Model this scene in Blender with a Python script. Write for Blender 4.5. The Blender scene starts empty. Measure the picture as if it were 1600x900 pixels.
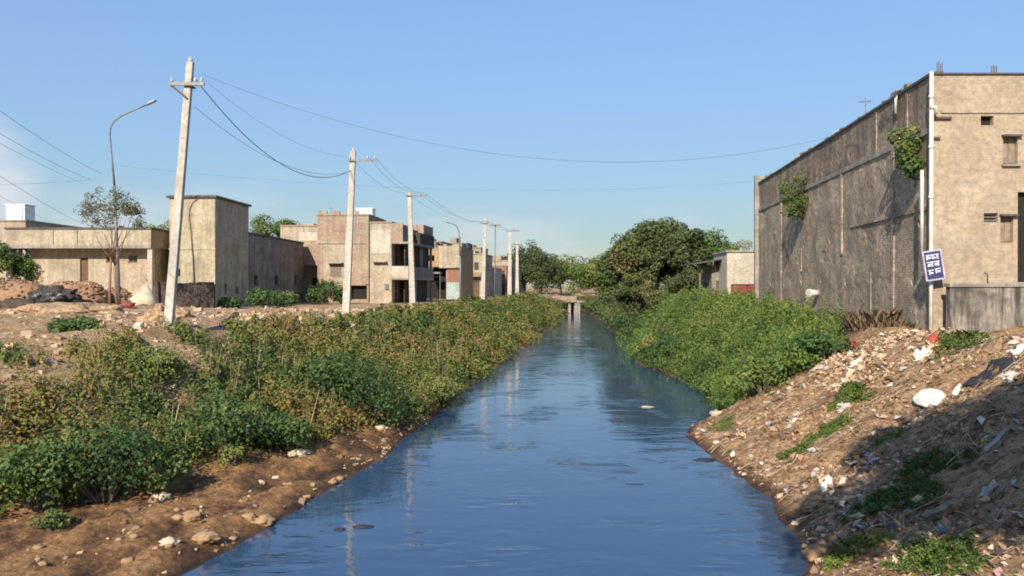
import bpy, bmesh, math, random
import numpy as np
from mathutils import Vector, Matrix, noise
random.seed(7); rng = np.random.default_rng(7)
scene = bpy.context.scene
C = scene.collection
R = math.radians

# ---------------------------------------------------------------- camera, sky, sun, exposure
CAMZ = 4.5; F = 1256.0; HY = 447.0
cam = bpy.data.cameras.new('camera'); cam.sensor_width = 36.0; cam.lens = 36.0 * F / 1600.0
cam.clip_start = 0.1; cam.clip_end = 8000
camo = bpy.data.objects.new('camera', cam); C.objects.link(camo)
camo.location = (0, 0, CAMZ); camo.rotation_euler = (R(90) - 3.0 / F, 0, 0)
scene.camera = camo

SUN_EL = R(32.6); SUN_AZ = R(20)            # light travels towards +Y, 20 deg to +X
world = bpy.data.worlds.new('World'); scene.world = world; world.use_nodes = True
wn = world.node_tree.nodes; wl = world.node_tree.links; wn.clear()
sky = wn.new('ShaderNodeTexSky'); sky.sky_type = 'NISHITA'; sky.sun_disc = False
sky.sun_elevation = SUN_EL; sky.sun_rotation = math.pi + SUN_AZ
sky.air_density = 1.0; sky.dust_density = 0.35; sky.ozone_density = 2.0; sky.altitude = 0
bg = wn.new('ShaderNodeBackground'); bg.inputs['Strength'].default_value = 0.115
wo = wn.new('ShaderNodeOutputWorld')
tc = wn.new('ShaderNodeTexCoord'); mp = wn.new('ShaderNodeMapping'); mp.inputs['Scale'].default_value = (2.2, 2.2, 7.0); mp.inputs['Location'].default_value = (0.9, 0.35, 0.2)
nz = wn.new('ShaderNodeTexNoise'); nz.inputs['Scale'].default_value = 1.6; nz.inputs['Detail'].default_value = 7; nz.inputs['Roughness'].default_value = 0.62
rp = wn.new('ShaderNodeMapRange'); rp.inputs[1].default_value = 0.50; rp.inputs[2].default_value = 0.68; rp.inputs[3].default_value = 0; rp.inputs[4].default_value = 0.55
sx = wn.new('ShaderNodeSeparateXYZ')
band = wn.new('ShaderNodeMapRange'); band.inputs[1].default_value = 0.15; band.inputs[2].default_value = 0.06; band.inputs[3].default_value = 0; band.inputs[4].default_value = 1
mu = wn.new('ShaderNodeMath'); mu.operation = 'MULTIPLY'
mx = wn.new('ShaderNodeMix'); mx.data_type = 'RGBA'; mx.inputs[7].default_value = (4.3, 4.4, 4.7, 1)
wl.new(tc.outputs['Generated'], mp.inputs[0]); wl.new(mp.outputs[0], nz.inputs['Vector']); wl.new(nz.outputs[0], rp.inputs[0])
wl.new(tc.outputs['Generated'], sx.inputs[0]); wl.new(sx.outputs[2], band.inputs[0])
wl.new(rp.outputs[0], mu.inputs[0]); wl.new(band.outputs[0], mu.inputs[1])
cd_ = wn.new('ShaderNodeVectorMath'); cd_.operation = 'DOT_PRODUCT'; cd_.inputs[1].default_value = Vector((-0.575, 0.81, 0.10)).normalized(); wl.new(tc.outputs['Generated'], cd_.inputs[0])
cm_ = wn.new('ShaderNodeMapRange'); cm_.interpolation_type = 'SMOOTHSTEP'; cm_.inputs[1].default_value = 0.9945; cm_.inputs[2].default_value = 0.9995; cm_.inputs[3].default_value = 0; cm_.inputs[4].default_value = 1.0; wl.new(cd_.outputs['Value'], cm_.inputs[0])
cr_ = wn.new('ShaderNodeMapRange'); cr_.inputs[1].default_value = 0.36; cr_.inputs[2].default_value = 0.56; cr_.inputs[3].default_value = 0; cr_.inputs[4].default_value = 0.95; wl.new(nz.outputs[0], cr_.inputs[0])
cp_ = wn.new('ShaderNodeMath'); cp_.operation = 'MULTIPLY'; wl.new(cm_.outputs[0], cp_.inputs[0]); wl.new(cr_.outputs[0], cp_.inputs[1])
ca_ = wn.new('ShaderNodeMath'); ca_.operation = 'MAXIMUM'; wl.new(cp_.outputs[0], ca_.inputs[0]); wl.new(mu.outputs[0], ca_.inputs[1]); wl.new(ca_.outputs[0], mx.inputs[0])
sg_ = wn.new('ShaderNodeSeparateColor'); wl.new(sky.outputs[0], sg_.inputs[0])
ad_ = wn.new('ShaderNodeMath'); ad_.operation = 'ADD'; ad_.inputs[1].default_value = 2.0; wl.new(sg_.outputs[1], ad_.inputs[0])
dv_ = wn.new('ShaderNodeMath'); dv_.operation = 'DIVIDE'; dv_.inputs[0].default_value = 4.6; wl.new(ad_.outputs[0], dv_.inputs[1])
vm_ = wn.new('ShaderNodeVectorMath'); vm_.operation = 'SCALE'; wl.new(sky.outputs[0], vm_.inputs[0]); wl.new(dv_.outputs[0], vm_.inputs['Scale'])
tn_ = wn.new('ShaderNodeVectorMath'); tn_.operation = 'MULTIPLY'; tn_.inputs[1].default_value = (0.93, 0.99, 1.05); wl.new(vm_.outputs[0], tn_.inputs[0]); wl.new(tn_.outputs[0], mx.inputs[6]); wl.new(mx.outputs[2], bg.inputs[0]); wl.new(bg.outputs[0], wo.inputs[0])

sl = bpy.data.lights.new('sun', 'SUN'); sl.energy = 4.6; sl.angle = R(0.53); sl.color = (1.0, 0.90, 0.76)
so = bpy.data.objects.new('sun', sl); C.objects.link(so)
Ldir = Vector((math.sin(SUN_AZ) * math.cos(SUN_EL), math.cos(SUN_AZ) * math.cos(SUN_EL), -math.sin(SUN_EL)))
so.rotation_euler = Ldir.to_track_quat('-Z', 'Y').to_euler(); so.location = (0, 0, 40)
vs = scene.view_settings; vs.view_transform = 'Standard'; vs.look = 'None'; vs.gamma = 1.0; vs.exposure = 0.62; vs.use_curve_mapping = False
scene.cycles.use_denoising = True
scene.cycles.max_bounces = 6; scene.cycles.transparent_max_bounces = 4
scene.cycles.filter_width = 1.9

# ---------------------------------------------------------------- helpers
def tag(o, label=None, cat=None, group=None, kind=None):
    if label: o['label'] = label
    if cat: o['category'] = cat
    if group: o['group'] = group
    if kind: o['kind'] = kind
    return o

def thing(name, label, cat, loc=(0, 0, 0), group=None):
    o = bpy.data.objects.new(name, None); C.objects.link(o); o.location = loc; o.empty_display_size = 0.2
    return tag(o, label, cat, group)

def link(name, me, mat, parent=None, smooth=False):
    o = bpy.data.objects.new(name, me); C.objects.link(o)
    if mat is not None and not me.materials: me.materials.append(mat)
    if smooth: me.polygons.foreach_set('use_smooth', [True] * len(me.polygons))
    if parent is not None:
        o.parent = parent
        # parts are modelled in world coordinates; only the thing's own Empty has a location
        if parent.parent is None: o.matrix_parent_inverse = Matrix.Translation(-Vector(parent.location))
    return o

class MB:
    """collects boxes, tubes and polygons in world coordinates; build() links them as ONE mesh object"""
    def __init__(s): s.v = []; s.f = []
    def add(s, vs, fs):
        n = len(s.v); s.v += [tuple(p) for p in vs]; s.f += [tuple(n + i for i in f) for f in fs]; return s
    def box(s, x0, x1, y0, y1, z0, z1):
        return s.add([(x0,y0,z0),(x1,y0,z0),(x1,y1,z0),(x0,y1,z0),(x0,y0,z1),(x1,y0,z1),(x1,y1,z1),(x0,y1,z1)],
                     [(3,2,1,0),(4,5,6,7),(0,1,5,4),(1,2,6,5),(2,3,7,6),(3,0,4,7)])
    def obox(s, c, u, v, w):
        """centre, three half-axes"""
        c, u, v, w = Vector(c), Vector(u), Vector(v), Vector(w)
        P = [c-u-v-w, c+u-v-w, c+u+v-w, c-u+v-w, c-u-v+w, c+u-v+w, c+u+v+w, c-u+v+w]
        return s.add(P, [(3,2,1,0),(4,5,6,7),(0,1,5,4),(1,2,6,5),(2,3,7,6),(3,0,4,7)])
    def tube(s, path, rad, n=8, cap=True):
        path = [Vector(p) for p in path]; m = len(path)
        if not hasattr(rad, '__len__'): rad = [rad] * m
        rings = []; up = Vector((0.13, 0.21, 0.97))
        for i in range(m):
            d = (path[min(i+1, m-1)] - path[max(i-1, 0)]).normalized()
            a = d.cross(up)
            if a.length < 0.05: a = d.cross(Vector((1, 0, 0)))
            a.normalize(); b = d.cross(a).normalized()
            rings.append([path[i] + (a * math.cos(2*math.pi*k/n) + b * math.sin(2*math.pi*k/n)) * rad[i] for k in range(n)])
        base = [p for r in rings for p in r]; fs = []
        for i in range(m-1):
            for k in range(n):
                k2 = (k+1) % n
                fs.append((i*n+k, i*n+k2, (i+1)*n+k2, (i+1)*n+k))
        if cap: fs.append(tuple(range(n-1, -1, -1))); fs.append(tuple((m-1)*n+k for k in range(n)))
        return s.add(base, fs)
    def build(s, name, mat, parent=None, smooth=False):
        me = bpy.data.meshes.new(name); me.from_pydata(s.v, [], s.f); me.update()
        return link(name, me, mat, parent, smooth)

def px(x, y, Y):
    return ((x - 800) / F * Y, Y, CAMZ - (y - HY) / F * Y)
def pX(x, Y): return (x - 800) / F * Y
def pZ(y, Y): return CAMZ - (y - HY) / F * Y

# ---------------------------------------------------------------- materials
def newmat(name):
    m = bpy.data.materials.new(name); m.use_nodes = True
    return m, m.node_tree.nodes, m.node_tree.links, m.node_tree.nodes['Principled BSDF']

def ramp(n, stops):
    r = n.new('ShaderNodeValToRGB'); e = r.color_ramp.elements
    while len(e) < len(stops): e.new(0.5)
    for i, (p, c) in enumerate(stops):
        e[i].position = p; e[i].color = (c[0], c[1], c[2], 1)
    return r

def wallmat(name, base, stain, patch=None, brick=None, bscale=1.0, stain_amt=0.75, rough=0.9, bump=0.5, streak=True, sscale=(2.6, 0.28, 1), mott=(0.62, 1.25)):
    """plaster / brick wall in world coordinates (x+y, z): blotches, vertical streaks, optional brick courses"""
    m, n, l, b = newmat(name)
    geo = n.new('ShaderNodeNewGeometry'); s = n.new('ShaderNodeSeparateXYZ'); l.new(geo.outputs['Position'], s.inputs[0])
    ad = n.new('ShaderNodeMath'); l.new(s.outputs[0], ad.inputs[0]); l.new(s.outputs[1], ad.inputs[1])
    cb = n.new('ShaderNodeCombineXYZ'); l.new(ad.outputs[0], cb.inputs[0]); l.new(s.outputs[2], cb.inputs[1])
    def nzn(scale, sc=(1,1,1), det=6, rg=0.62):
        mp = n.new('ShaderNodeMapping'); mp.inputs['Scale'].default_value = sc; l.new(cb.outputs[0], mp.inputs[0])
        t = n.new('ShaderNodeTexNoise'); t.inputs['Scale'].default_value = scale; t.inputs['Detail'].default_value = det; t.inputs['Roughness'].default_value = rg
        l.new(mp.outputs[0], t.inputs['Vector']); return t
    def mixc(fac, a, bb):
        x = n.new('ShaderNodeMix'); x.data_type = 'RGBA'
        for src, k in ((fac, 0), (a, 6), (bb, 7)):
            if hasattr(src, 'links') or hasattr(src, 'is_linked'): l.new(src, x.inputs[k])
            elif k == 0: x.inputs[0].default_value = src
            else: x.inputs[k].default_value = (src[0], src[1], src[2], 1)
        return x.outputs[2]
    def mr(src, a, bb, c=0.0, d=1.0):
        x = n.new('ShaderNodeMapRange'); x.inputs[1].default_value = a; x.inputs[2].default_value = bb; x.inputs[3].default_value = c; x.inputs[4].default_value = d
        l.new(src, x.inputs[0]); return x.outputs[0]
    col = mixc(mr(nzn(0.7, det=8, rg=0.7).outputs[0], 0.42, 0.58), base, patch or [c * 0.78 for c in base])
    hgt = nzn(9.0, det=8).outputs[0]
    if brick:
        bt = n.new('ShaderNodeTexBrick'); l.new(cb.outputs[0], bt.inputs['Vector'])
        bt.inputs['Scale'].default_value = 1.0; bt.inputs['Brick Width'].default_value = 0.24 * bscale; bt.inputs['Row Height'].default_value = 0.085 * bscale
        bt.inputs['Mortar Size'].default_value = 0.011 * bscale; bt.inputs['Bias'].default_value = 0.1
        bt.inputs['Color1'].default_value = (*brick[0], 1); bt.inputs['Color2'].default_value = (*brick[1], 1); bt.inputs['Mortar'].default_value = (*brick[2], 1)
        col = mixc(mr(nzn(0.45, det=8).outputs[0], brick[3] - 0.06, brick[3] + 0.06), bt.outputs[0], col)
    fine = mr(nzn(5.0, det=9, rg=0.8).outputs[0], 0.34, 0.66, mott[0], mott[1])
    sc = n.new('ShaderNodeMix'); sc.data_type = 'RGBA'; sc.blend_type = 'MULTIPLY'; sc.inputs[0].default_value = 1.0
    cc = n.new('ShaderNodeCombineXYZ')
    for k in range(3): l.new(fine, cc.inputs[k])
    l.new(col, sc.inputs[6]); l.new(cc.outputs[0], sc.inputs[7]); col = sc.outputs[2]
    if streak:
        a = mr(nzn(1.0, sscale, 7, 0.7).outputs[0], 0.44, 0.62, 0, stain_amt)
        col = mixc(a, col, stain)
        a = mr(nzn(0.8, det=7).outputs[0], 0.50, 0.66, 0, stain_amt * 0.8)
        col = mixc(a, col, stain)
    l.new(col, b.inputs['Base Color']); b.inputs['Roughness'].default_value = rough; b.inputs['Specular IOR Level'].default_value = 0.2
    bp = n.new('ShaderNodeBump'); bp.inputs['Strength'].default_value = bump; bp.inputs['Distance'].default_value = 0.03
    if brick:
        hm = n.new('ShaderNodeMath'); hm.operation = 'SUBTRACT'; l.new(hgt, hm.inputs[0]); l.new(bt.outputs['Fac'], hm.inputs[1]); hgt = hm.outputs[0]
    l.new(hgt, bp.inputs['Height']); l.new(bp.outputs[0], b.inputs['Normal'])
    return m

def plain(name, col, rough=0.7, metal=0.0, var=0.25, scale=6.0, spec=0.3, bump=0.15):
    m, n, l, b = newmat(name)
    g = n.new('ShaderNodeNewGeometry'); t = n.new('ShaderNodeTexNoise'); t.inputs['Scale'].default_value = scale; t.inputs['Detail'].default_value = 6
    l.new(g.outputs['Position'], t.inputs['Vector'])
    r = ramp(n, [(0.3, [c * (1 - var) for c in col]), (0.7, [min(1, c * (1 + var)) for c in col])])
    l.new(t.outputs[0], r.inputs[0]); l.new(r.outputs[0], b.inputs['Base Color'])
    b.inputs['Roughness'].default_value = rough; b.inputs['Metallic'].default_value = metal; b.inputs['Specular IOR Level'].default_value = spec
    if bump:
        bp = n.new('ShaderNodeBump'); bp.inputs['Strength'].default_value = bump; bp.inputs['Distance'].default_value = 0.02
        l.new(t.outputs[0], bp.inputs['Height']); l.new(bp.outputs[0], b.inputs['Normal'])
    return m

def leafmat(name, stops, trans=0.3, rough=0.55):
    m, n, l, b = newmat(name)
    at = n.new('ShaderNodeAttribute'); at.attribute_name = 'tint'
    r = ramp(n, stops); l.new(at.outputs['Fac'], r.inputs[0]); l.new(r.outputs[0], b.inputs['Base Color'])
    b.inputs['Roughness'].default_value = rough; b.inputs['Specular IOR Level'].default_value = 0.25
    t = n.new('ShaderNodeBsdfTranslucent'); l.new(r.outputs[0], t.inputs[0])
    ms = n.new('ShaderNodeMixShader'); ms.inputs[0].default_value = trans
    l.new(b.outputs[0], ms.inputs[1]); l.new(t.outputs[0], ms.inputs[2])
    l.new(ms.outputs[0], n['Material Output'].inputs['Surface'])
    return m

def tintmat(name, stops, rough=0.7):
    m, n, l, b = newmat(name)
    at = n.new('ShaderNodeAttribute'); at.attribute_name = 'tint'
    r = ramp(n, stops); r.color_ramp.interpolation = 'CONSTANT'
    l.new(at.outputs['Fac'], r.inputs[0]); l.new(r.outputs[0], b.inputs['Base Color']); b.inputs['Roughness'].default_value = rough
    return m

M = {}
M['cream'] = wallmat('cream_plaster', (0.464, 0.404, 0.301), (0.163, 0.138, 0.107), (0.413, 0.327, 0.228), stain_amt=0.45)
M['facade'] = wallmat('cream_facade', (0.454, 0.386, 0.290), (0.210, 0.172, 0.134), (0.378, 0.298, 0.210), brick=((0.445, 0.353, 0.252), (0.386, 0.298, 0.210), (0.378, 0.311, 0.235), 0.52), stain_amt=0.28, bump=0.35, sscale=(1.2, 0.5, 1))
M['towerwall'] = wallmat('tower_plaster', (0.478, 0.414, 0.285), (0.175, 0.143, 0.110), (0.414, 0.340, 0.221), stain_amt=0.5)
M['longwall'] = wallmat('grey_weathered_wall', (0.540, 0.432, 0.310), (0.171, 0.140, 0.106), (0.378, 0.297, 0.211), brick=((0.504, 0.360, 0.248), (0.369, 0.275, 0.198), (0.558, 0.450, 0.342), 0.53), stain_amt=0.66, bump=0.7, sscale=(0.8, 0.5, 1), mott=(0.36, 1.5))
M['parapetbrick'] = wallmat('stained_parapet_brick', (0.423, 0.340, 0.253), (0.110, 0.090, 0.072), brick=((0.405, 0.276, 0.193), (0.304, 0.221, 0.161), (0.405, 0.331, 0.253), 0.52), stain_amt=0.75, bump=0.7, sscale=(1.4, 0.4, 1), mott=(0.4, 1.45))
M['boundary'] = wallmat('mouldy_concrete', (0.34, 0.30, 0.25), (0.05, 0.046, 0.042), (0.25, 0.22, 0.18), stain_amt=0.95)
M['brick'] = wallmat('red_brick', (0.460, 0.368, 0.267), (0.147, 0.110, 0.083), brick=((0.423, 0.267, 0.189), (0.368, 0.230, 0.161), (0.423, 0.359, 0.285), 0.55), stain_amt=0.4)
M['brickred'] = wallmat('dark_red_brick', (0.36, 0.17, 0.10), (0.14, 0.08, 0.06), brick=((0.38, 0.16, 0.095), (0.30, 0.13, 0.08), (0.33, 0.25, 0.2), 0.7), stain_amt=0.4)
M['orange'] = wallmat('orange_plaster', (0.423, 0.248, 0.138), (0.184, 0.129, 0.092), (0.423, 0.304, 0.175), stain_amt=0.5)
M['mint'] = wallmat('mint_plaster', (0.42, 0.50, 0.46), (0.2, 0.2, 0.18), stain_amt=0.45)
M['white'] = wallmat('white_plaster', (0.533, 0.490, 0.413), (0.258, 0.224, 0.172), (0.482, 0.404, 0.310), stain_amt=0.35)
M['shadegrey'] = wallmat('shade_grey_plaster', (0.33, 0.29, 0.24), (0.10, 0.09, 0.08), (0.26, 0.21, 0.17), stain_amt=0.7)  # plaster with shade painted in, for faces turned from the sun
M['darkwall'] = wallmat('blackened_wall_and_shade', (0.10, 0.075, 0.06), (0.04, 0.033, 0.03), stain_amt=0.6)  # blackened walls, and shade painted as dark panels on the balcony house
M['concrete'] = wallmat('bare_concrete', (0.38, 0.35, 0.30), (0.14, 0.125, 0.11), stain_amt=0.55)
M['polecrete'] = wallmat('pole_concrete', (0.540, 0.504, 0.432), (0.360, 0.324, 0.270), stain_amt=0.35, bump=0.2)
M['coping'] = wallmat('dark_coping', (0.13, 0.12, 0.11), (0.05, 0.05, 0.05), stain_amt=0.6)
M['dark'] = plain('painted_dark_interior', (0.02, 0.018, 0.016), 0.9, bump=0)  # near-black colour standing for unlit rooms behind holes
M['glass'] = plain('dusty_glass', (0.05, 0.055, 0.06), 0.25, spec=0.5, bump=0)
M['shutter'] = plain('weathered_shutter', (0.24, 0.19, 0.14), 0.8)
M['timber'] = plain('weathered_timber', (0.20, 0.15, 0.11), 0.85, scale=14)
M['steel'] = plain('grey_steel', (0.17, 0.17, 0.17), 0.5, 0.4)
M['lampsteel'] = plain('lamp_steel', (0.19, 0.20, 0.21), 0.5, 0.3)
M['rust'] = plain('rusty_steel', (0.13, 0.08, 0.05), 0.8)
M['redgate'] = plain('maroon_paint', (0.20, 0.055, 0.045), 0.55, scale=3)
M['wire'] = plain('cable', (0.03, 0.035, 0.045), 0.6, bump=0)
M['pvc'] = plain('white_pipe', (0.60, 0.56, 0.48), 0.6, var=0.22, scale=3)
M['tankwhite'] = plain('white_tank', (0.74, 0.74, 0.72), 0.5, var=0.08)
M['tankblack'] = plain('black_tank', (0.02, 0.02, 0.022), 0.4)
M['porcelain'] = plain('insulator', (0.45, 0.40, 0.36), 0.3)
M['bark'] = plain('bark', (0.15, 0.11, 0.08), 0.9, scale=9, bump=0.6)
M['barkred'] = plain('reddish_bark', (0.22, 0.13, 0.09), 0.9, scale=9, bump=0.6)
M['signblue'] = plain('sign_blue', (0.045, 0.045, 0.12), 0.45, var=0.15)
M['signwhite'] = plain('sign_white', (0.62, 0.62, 0.66), 0.5, var=0.08)
M['signgrey'] = plain('sign_border', (0.42, 0.40, 0.50), 0.5)
M['plastic'] = plain('white_plastic', (0.66, 0.62, 0.54), 0.4, var=0.08, scale=12)
M['paleplastic'] = plain('pale_plastic', (0.46, 0.43, 0.39), 0.4, var=0.15, scale=12)
M['redbag'] = plain('red_plastic', (0.45, 0.07, 0.045), 0.4)
M['stone'] = plain('tan_stone', (0.33, 0.21, 0.115), 0.9, scale=7, var=0.35, bump=0.5)
M['palestone'] = plain('pale_stone', (0.52, 0.43, 0.31), 0.85, scale=7, bump=0.4)
M['tarpblack'] = plain('black_tarp', (0.05, 0.046, 0.043), 0.85, scale=5, var=0.6, bump=0.6)
M['tarpgrey'] = plain('grey_tarp', (0.20, 0.20, 0.20), 0.6, scale=2)
M['tarpcream'] = plain('cream_tarp', (0.50, 0.43, 0.30), 0.8, scale=3)
M['brickheap'] = wallmat('heaped_brick', (0.44, 0.27, 0.16), (0.22, 0.14, 0.09), brick=((0.44, 0.26, 0.15), (0.36, 0.21, 0.12), (0.22, 0.15, 0.10), 0.72), stain_amt=0.4, streak=True)
M['soil'] = plain('heaped_soil', (0.33, 0.22, 0.13), 0.95, scale=6, var=0.55, bump=0.6)
M['blackmat'] = plain('black_cloth', (0.03, 0.03, 0.035), 0.85, scale=4)

GREEN = [(0.0, (0.024, 0.048, 0.015)), (0.3, (0.051, 0.102, 0.024)), (0.6, (0.112, 0.173, 0.036)), (0.8, (0.203, 0.217, 0.051)), (1.0, (0.300, 0.232, 0.083))]
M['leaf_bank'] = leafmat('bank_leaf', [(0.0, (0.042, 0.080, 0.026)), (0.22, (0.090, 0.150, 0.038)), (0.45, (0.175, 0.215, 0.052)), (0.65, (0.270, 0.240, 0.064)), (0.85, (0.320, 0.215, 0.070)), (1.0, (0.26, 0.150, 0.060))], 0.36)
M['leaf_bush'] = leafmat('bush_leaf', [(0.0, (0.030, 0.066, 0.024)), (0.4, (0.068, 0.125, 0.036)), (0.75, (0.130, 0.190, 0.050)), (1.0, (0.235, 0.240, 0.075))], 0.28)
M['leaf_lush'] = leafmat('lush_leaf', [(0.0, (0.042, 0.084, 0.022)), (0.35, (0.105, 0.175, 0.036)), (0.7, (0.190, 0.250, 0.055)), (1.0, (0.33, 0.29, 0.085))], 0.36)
M['leaf_tree'] = leafmat('tree_leaf', GREEN, 0.25)
M['leaf_dark'] = leafmat('dark_tree_leaf', [(0.0, (0.034, 0.052, 0.022)), (0.45, (0.080, 0.108, 0.036)), (0.8, (0.145, 0.150, 0.050)), (1.0, (0.27, 0.20, 0.07))], 0.25)
M['leaf_dry'] = leafmat('dry_leaf', [(0.0, (0.070, 0.084, 0.042)), (0.5, (0.154, 0.154, 0.077)), (1.0, (0.280, 0.224, 0.126))], 0.25)
M['grass'] = leafmat('grass_blade', [(0.0, (0.06, 0.11, 0.025)), (0.5, (0.13, 0.21, 0.04)), (1.0, (0.32, 0.31, 0.10))], 0.3)
M['straw'] = tintmat('straw', [(0.0, (0.30, 0.21, 0.12)), (0.35, (0.40, 0.29, 0.17)), (0.6, (0.17, 0.11, 0.07)), (0.85, (0.48, 0.38, 0.25))], 0.9)
M['scrap'] = tintmat('scrap', [(0.0, (0.44, 0.31, 0.18)), (0.25, (0.25, 0.155, 0.09)), (0.48, (0.48, 0.345, 0.205)), (0.66, (0.60, 0.51, 0.40)), (0.72, (0.40, 0.20, 0.115)), (0.82, (0.09, 0.062, 0.045)), (0.95, (0.34, 0.36, 0.38)), (0.975, (0.50, 0.28, 0.25))], 0.7)

# ---------------------------------------------------------------- the lie of the land
YS  = [-60, 0, 8, 12.6, 13.7, 15.4, 17.5, 20.7, 25.9, 36.9, 50.9, 74.4, 97, 131, 150, 400, 3000]
XLs = [-6.5, -5.6, -5.3, -5.1, -4.9, -4.5, -4.2, -3.46, -2.9, -1.76, 0.0, 2.96, 6.0, 8.2, 15.5, 180, 2400]
YR  = [-60, 0, 8, 11.0, 12.2, 13.2, 14.5, 16, 18.06, 21.1, 24.0, 25.2, 27.4, 30, 33, 38, 42, 46, 52, 60.8, 80, 97, 131, 150, 400, 3000]
XRs = [3.5, 3.7, 4.1, 4.15, 4.45, 4.95, 5.25, 5.3, 5.46, 5.4, 5.1, 5.5, 6.9, 7.7, 8.2, 8.2, 7.8, 7.2, 7.9, 9.0, 10.4, 11.6, 12.6, 20.0, 186, 2406]
TY  = [-60, 8, 14.6, 21, 24, 26.5, 36, 3000]; TO = [5.5, 5.5, 4.7, 2.0, 1.1, 0.45, 0.3, 0.3]        # mud flat width
KY  = [-60, 8, 15, 21, 24, 38, 55, 75, 3000]; KO = [12, 11.5, 11, 8.6, 7.2, 5.6, 6.0, 5.6, 5.6]      # crest offset
def XL(y): return float(np.interp(y, YS, XLs)) + 0.22 * noise.noise((y * 0.45, 3.1, 0)) + (0.10 * noise.noise((y * 1.7, 9.1, 0)) if y < 45 else 0)
def XR(y): return float(np.interp(y, YR, XRs)) + 0.20 * noise.noise((y * 0.5, 7.7, 0)) + (0.10 * noise.noise((y * 1.9, 4.1, 0)) if y < 45 else 0)
def nf(x, y, s, k=0.0): return noise.noise((x * s, y * s, k))
def smooth(t): t = max(0.0, min(1.0, t)); return t * t * (3 - 2 * t)
def bump2(x, y, cx, cy, rx, ry, h): return h * math.exp(-((x - cx) / rx) ** 2 - ((y - cy) / ry) ** 2)
def land(x, y, fine=True):
    xl = XL(y); xr = XR(y)
    if x <= xl:
        d = xl - x; to = float(np.interp(y, TY, TO)); ko = float(np.interp(y, KY, KO))
        if d < to:
            z = 0.04 + 0.42 * (d / max(to, 1e-3)) ** 0.8 * min(1, to / 2.0)
        else:
            z0 = 0.04 + 0.42 * min(1, to / 2.0); t = (d - to) / max(0.5, ko - to)
            z = z0 + (3.08 - z0) * (smooth(t) * 0.45 + min(1, t) * 0.55)
        near = 1.0 if y < 60 else 0.4
        k = min(1, d / 0.5)
        z += k * near * (0.10 * nf(x, y * 0.7, 0.9) + 0.05 * nf(x, y, 2.7, 2))
        if y < 27 and x < -8 and z > 1.6: z += .16 * (abs(nf(x, y, 1.6, 61)) - .2) + .10 * abs(nf(x, y, 3.9, 62))
        if fine and y < 40: z += k * (0.07 * abs(nf(x, y, 4.5, 5)) + 0.035 * nf(x, y, 11, 8))
        if d < to + 1.0 and y < 30:      # silt ridges running along the shore
            rg_ = noise.noise(((d + 0.35 * nf(x, y, 0.8)) * 1.1, y * 0.3, 4.0)); z += k * (0.20 * max(0, rg_) + .10 * max(0, nf(x, y, 3.1, 31)) * (rg_ > 0)); z -= 0.07 * k * (rg_ < 0)
        z += bump2(x, y, -24, 43, 7, 5, 0.5) + bump2(x, y, -16.5, 33, 4, 3.5, 0.25) + bump2(x, y, -11, 24.5, 2.5, 3, 0.15)
        if y > 33: z += 0.0
        return z
    if x >= xr:
        d = x - xr
        w = float(np.interp(y, [-60, 10, 18, 24, 28, 40, 60, 3000], [6.2, 6.0, 6.2, 6.2, 5.5, 4.8, 4.0, 4.0]))
        t = d / w
        z = 0.03 + 3.0 * (min(1, t) * 0.75 + smooth(t) * 0.25)
        k = min(1, d / 0.6)
        if y < 28:
            z += bump2(x, y, 12.3, 16.5, 1.8, 2.2, 0.32) + bump2(x, y, 10.6, 21.6, 2.0, 1.0, 0.16)
            z += k * (0.22 * nf(x, y, 0.7, 1) + 0.17 * (abs(nf(x, y, 1.5, 2)) - .2) + 0.10 * abs(nf(x, y, 3.4, 3)))
            if fine: z += k * (0.085 * abs(nf(x, y, 6, 5)) + 0.05 * nf(x, y, 12, 8))
        else:
            z += k * (0.12 * nf(x, y, 0.6, 1) + 0.05 * nf(x, y, 2, 2))
        return z
    return -0.9 * math.sin(math.pi * min(1, max(0, (x - xl) / max(0.1, xr - xl)))) ** 0.5 - 0.02

def frange(a, b, s):
    out = []; v = a
    while v < b - 1e-6: out.append(v); v += s
    return out
rows = [-60, -45, -30, -20, -12, -6, -2] + frange(0, 9, 0.5) + frange(9, 26, 0.11) + frange(26, 45, 0.25) + frange(45, 75, 0.6) + frange(75, 150, 2.0) + [150, 170, 200, 260, 350, 500, 900, 1600, 3000]
lo = frange(0, 3, 0.12) + frange(3, 13, 0.2) + frange(13, 22, 0.6) + [22, 24, 27, 30, 35, 42, 55, 80, 150, 400, 1200, 3000]
ro = frange(0, 8.2, 0.11) + frange(8.2, 12, 0.4) + [12, 15, 20, 30, 45, 80, 150, 400, 1200, 3000]
mid = [0.03, 0.1, 0.25, 0.5, 0.75, 0.9, 0.97]
V = []; A_road = []; A_lit = []; A_wet = []; A_green = []
for y in rows:
    xl, xr = XL(y), XR(y)
    xs = [xl - o for o in reversed(lo)] + [xl + (xr - xl) * t for t in mid] + [xr + o for o in ro]
    to = float(np.interp(y, TY, TO)); ko = float(np.interp(y, KY, KO))
    for x in xs:
        z = land(x, y); V.append((x, y, z))
        dl = xl - x; dr = x - xr
        A_road.append(smooth((dl - ko + (2.4 if y > 28 else 4.6)) / 1.5)); A_lit.append(smooth(dr / 0.5) * (1.0 if y < 27 else max(0, 1 - (y - 27) / 3)))
        A_wet.append(1 - smooth((z - 0.01) / 0.22))
        A_green.append(max(smooth((dl - to + 0.3) / 0.8) * (1 - smooth((dl - ko + (2.0 if y > 28 else 4.6)) / 1.5)), smooth((y - 27) / 4) * smooth(dr / 0.3)))
nc = len(lo) + len(mid) + len(ro); nr = len(rows)
Fc = [(i*nc+j, i*nc+j+1, (i+1)*nc+j+1, (i+1)*nc+j) for i in range(nr-1) for j in range(nc-1)]
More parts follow.
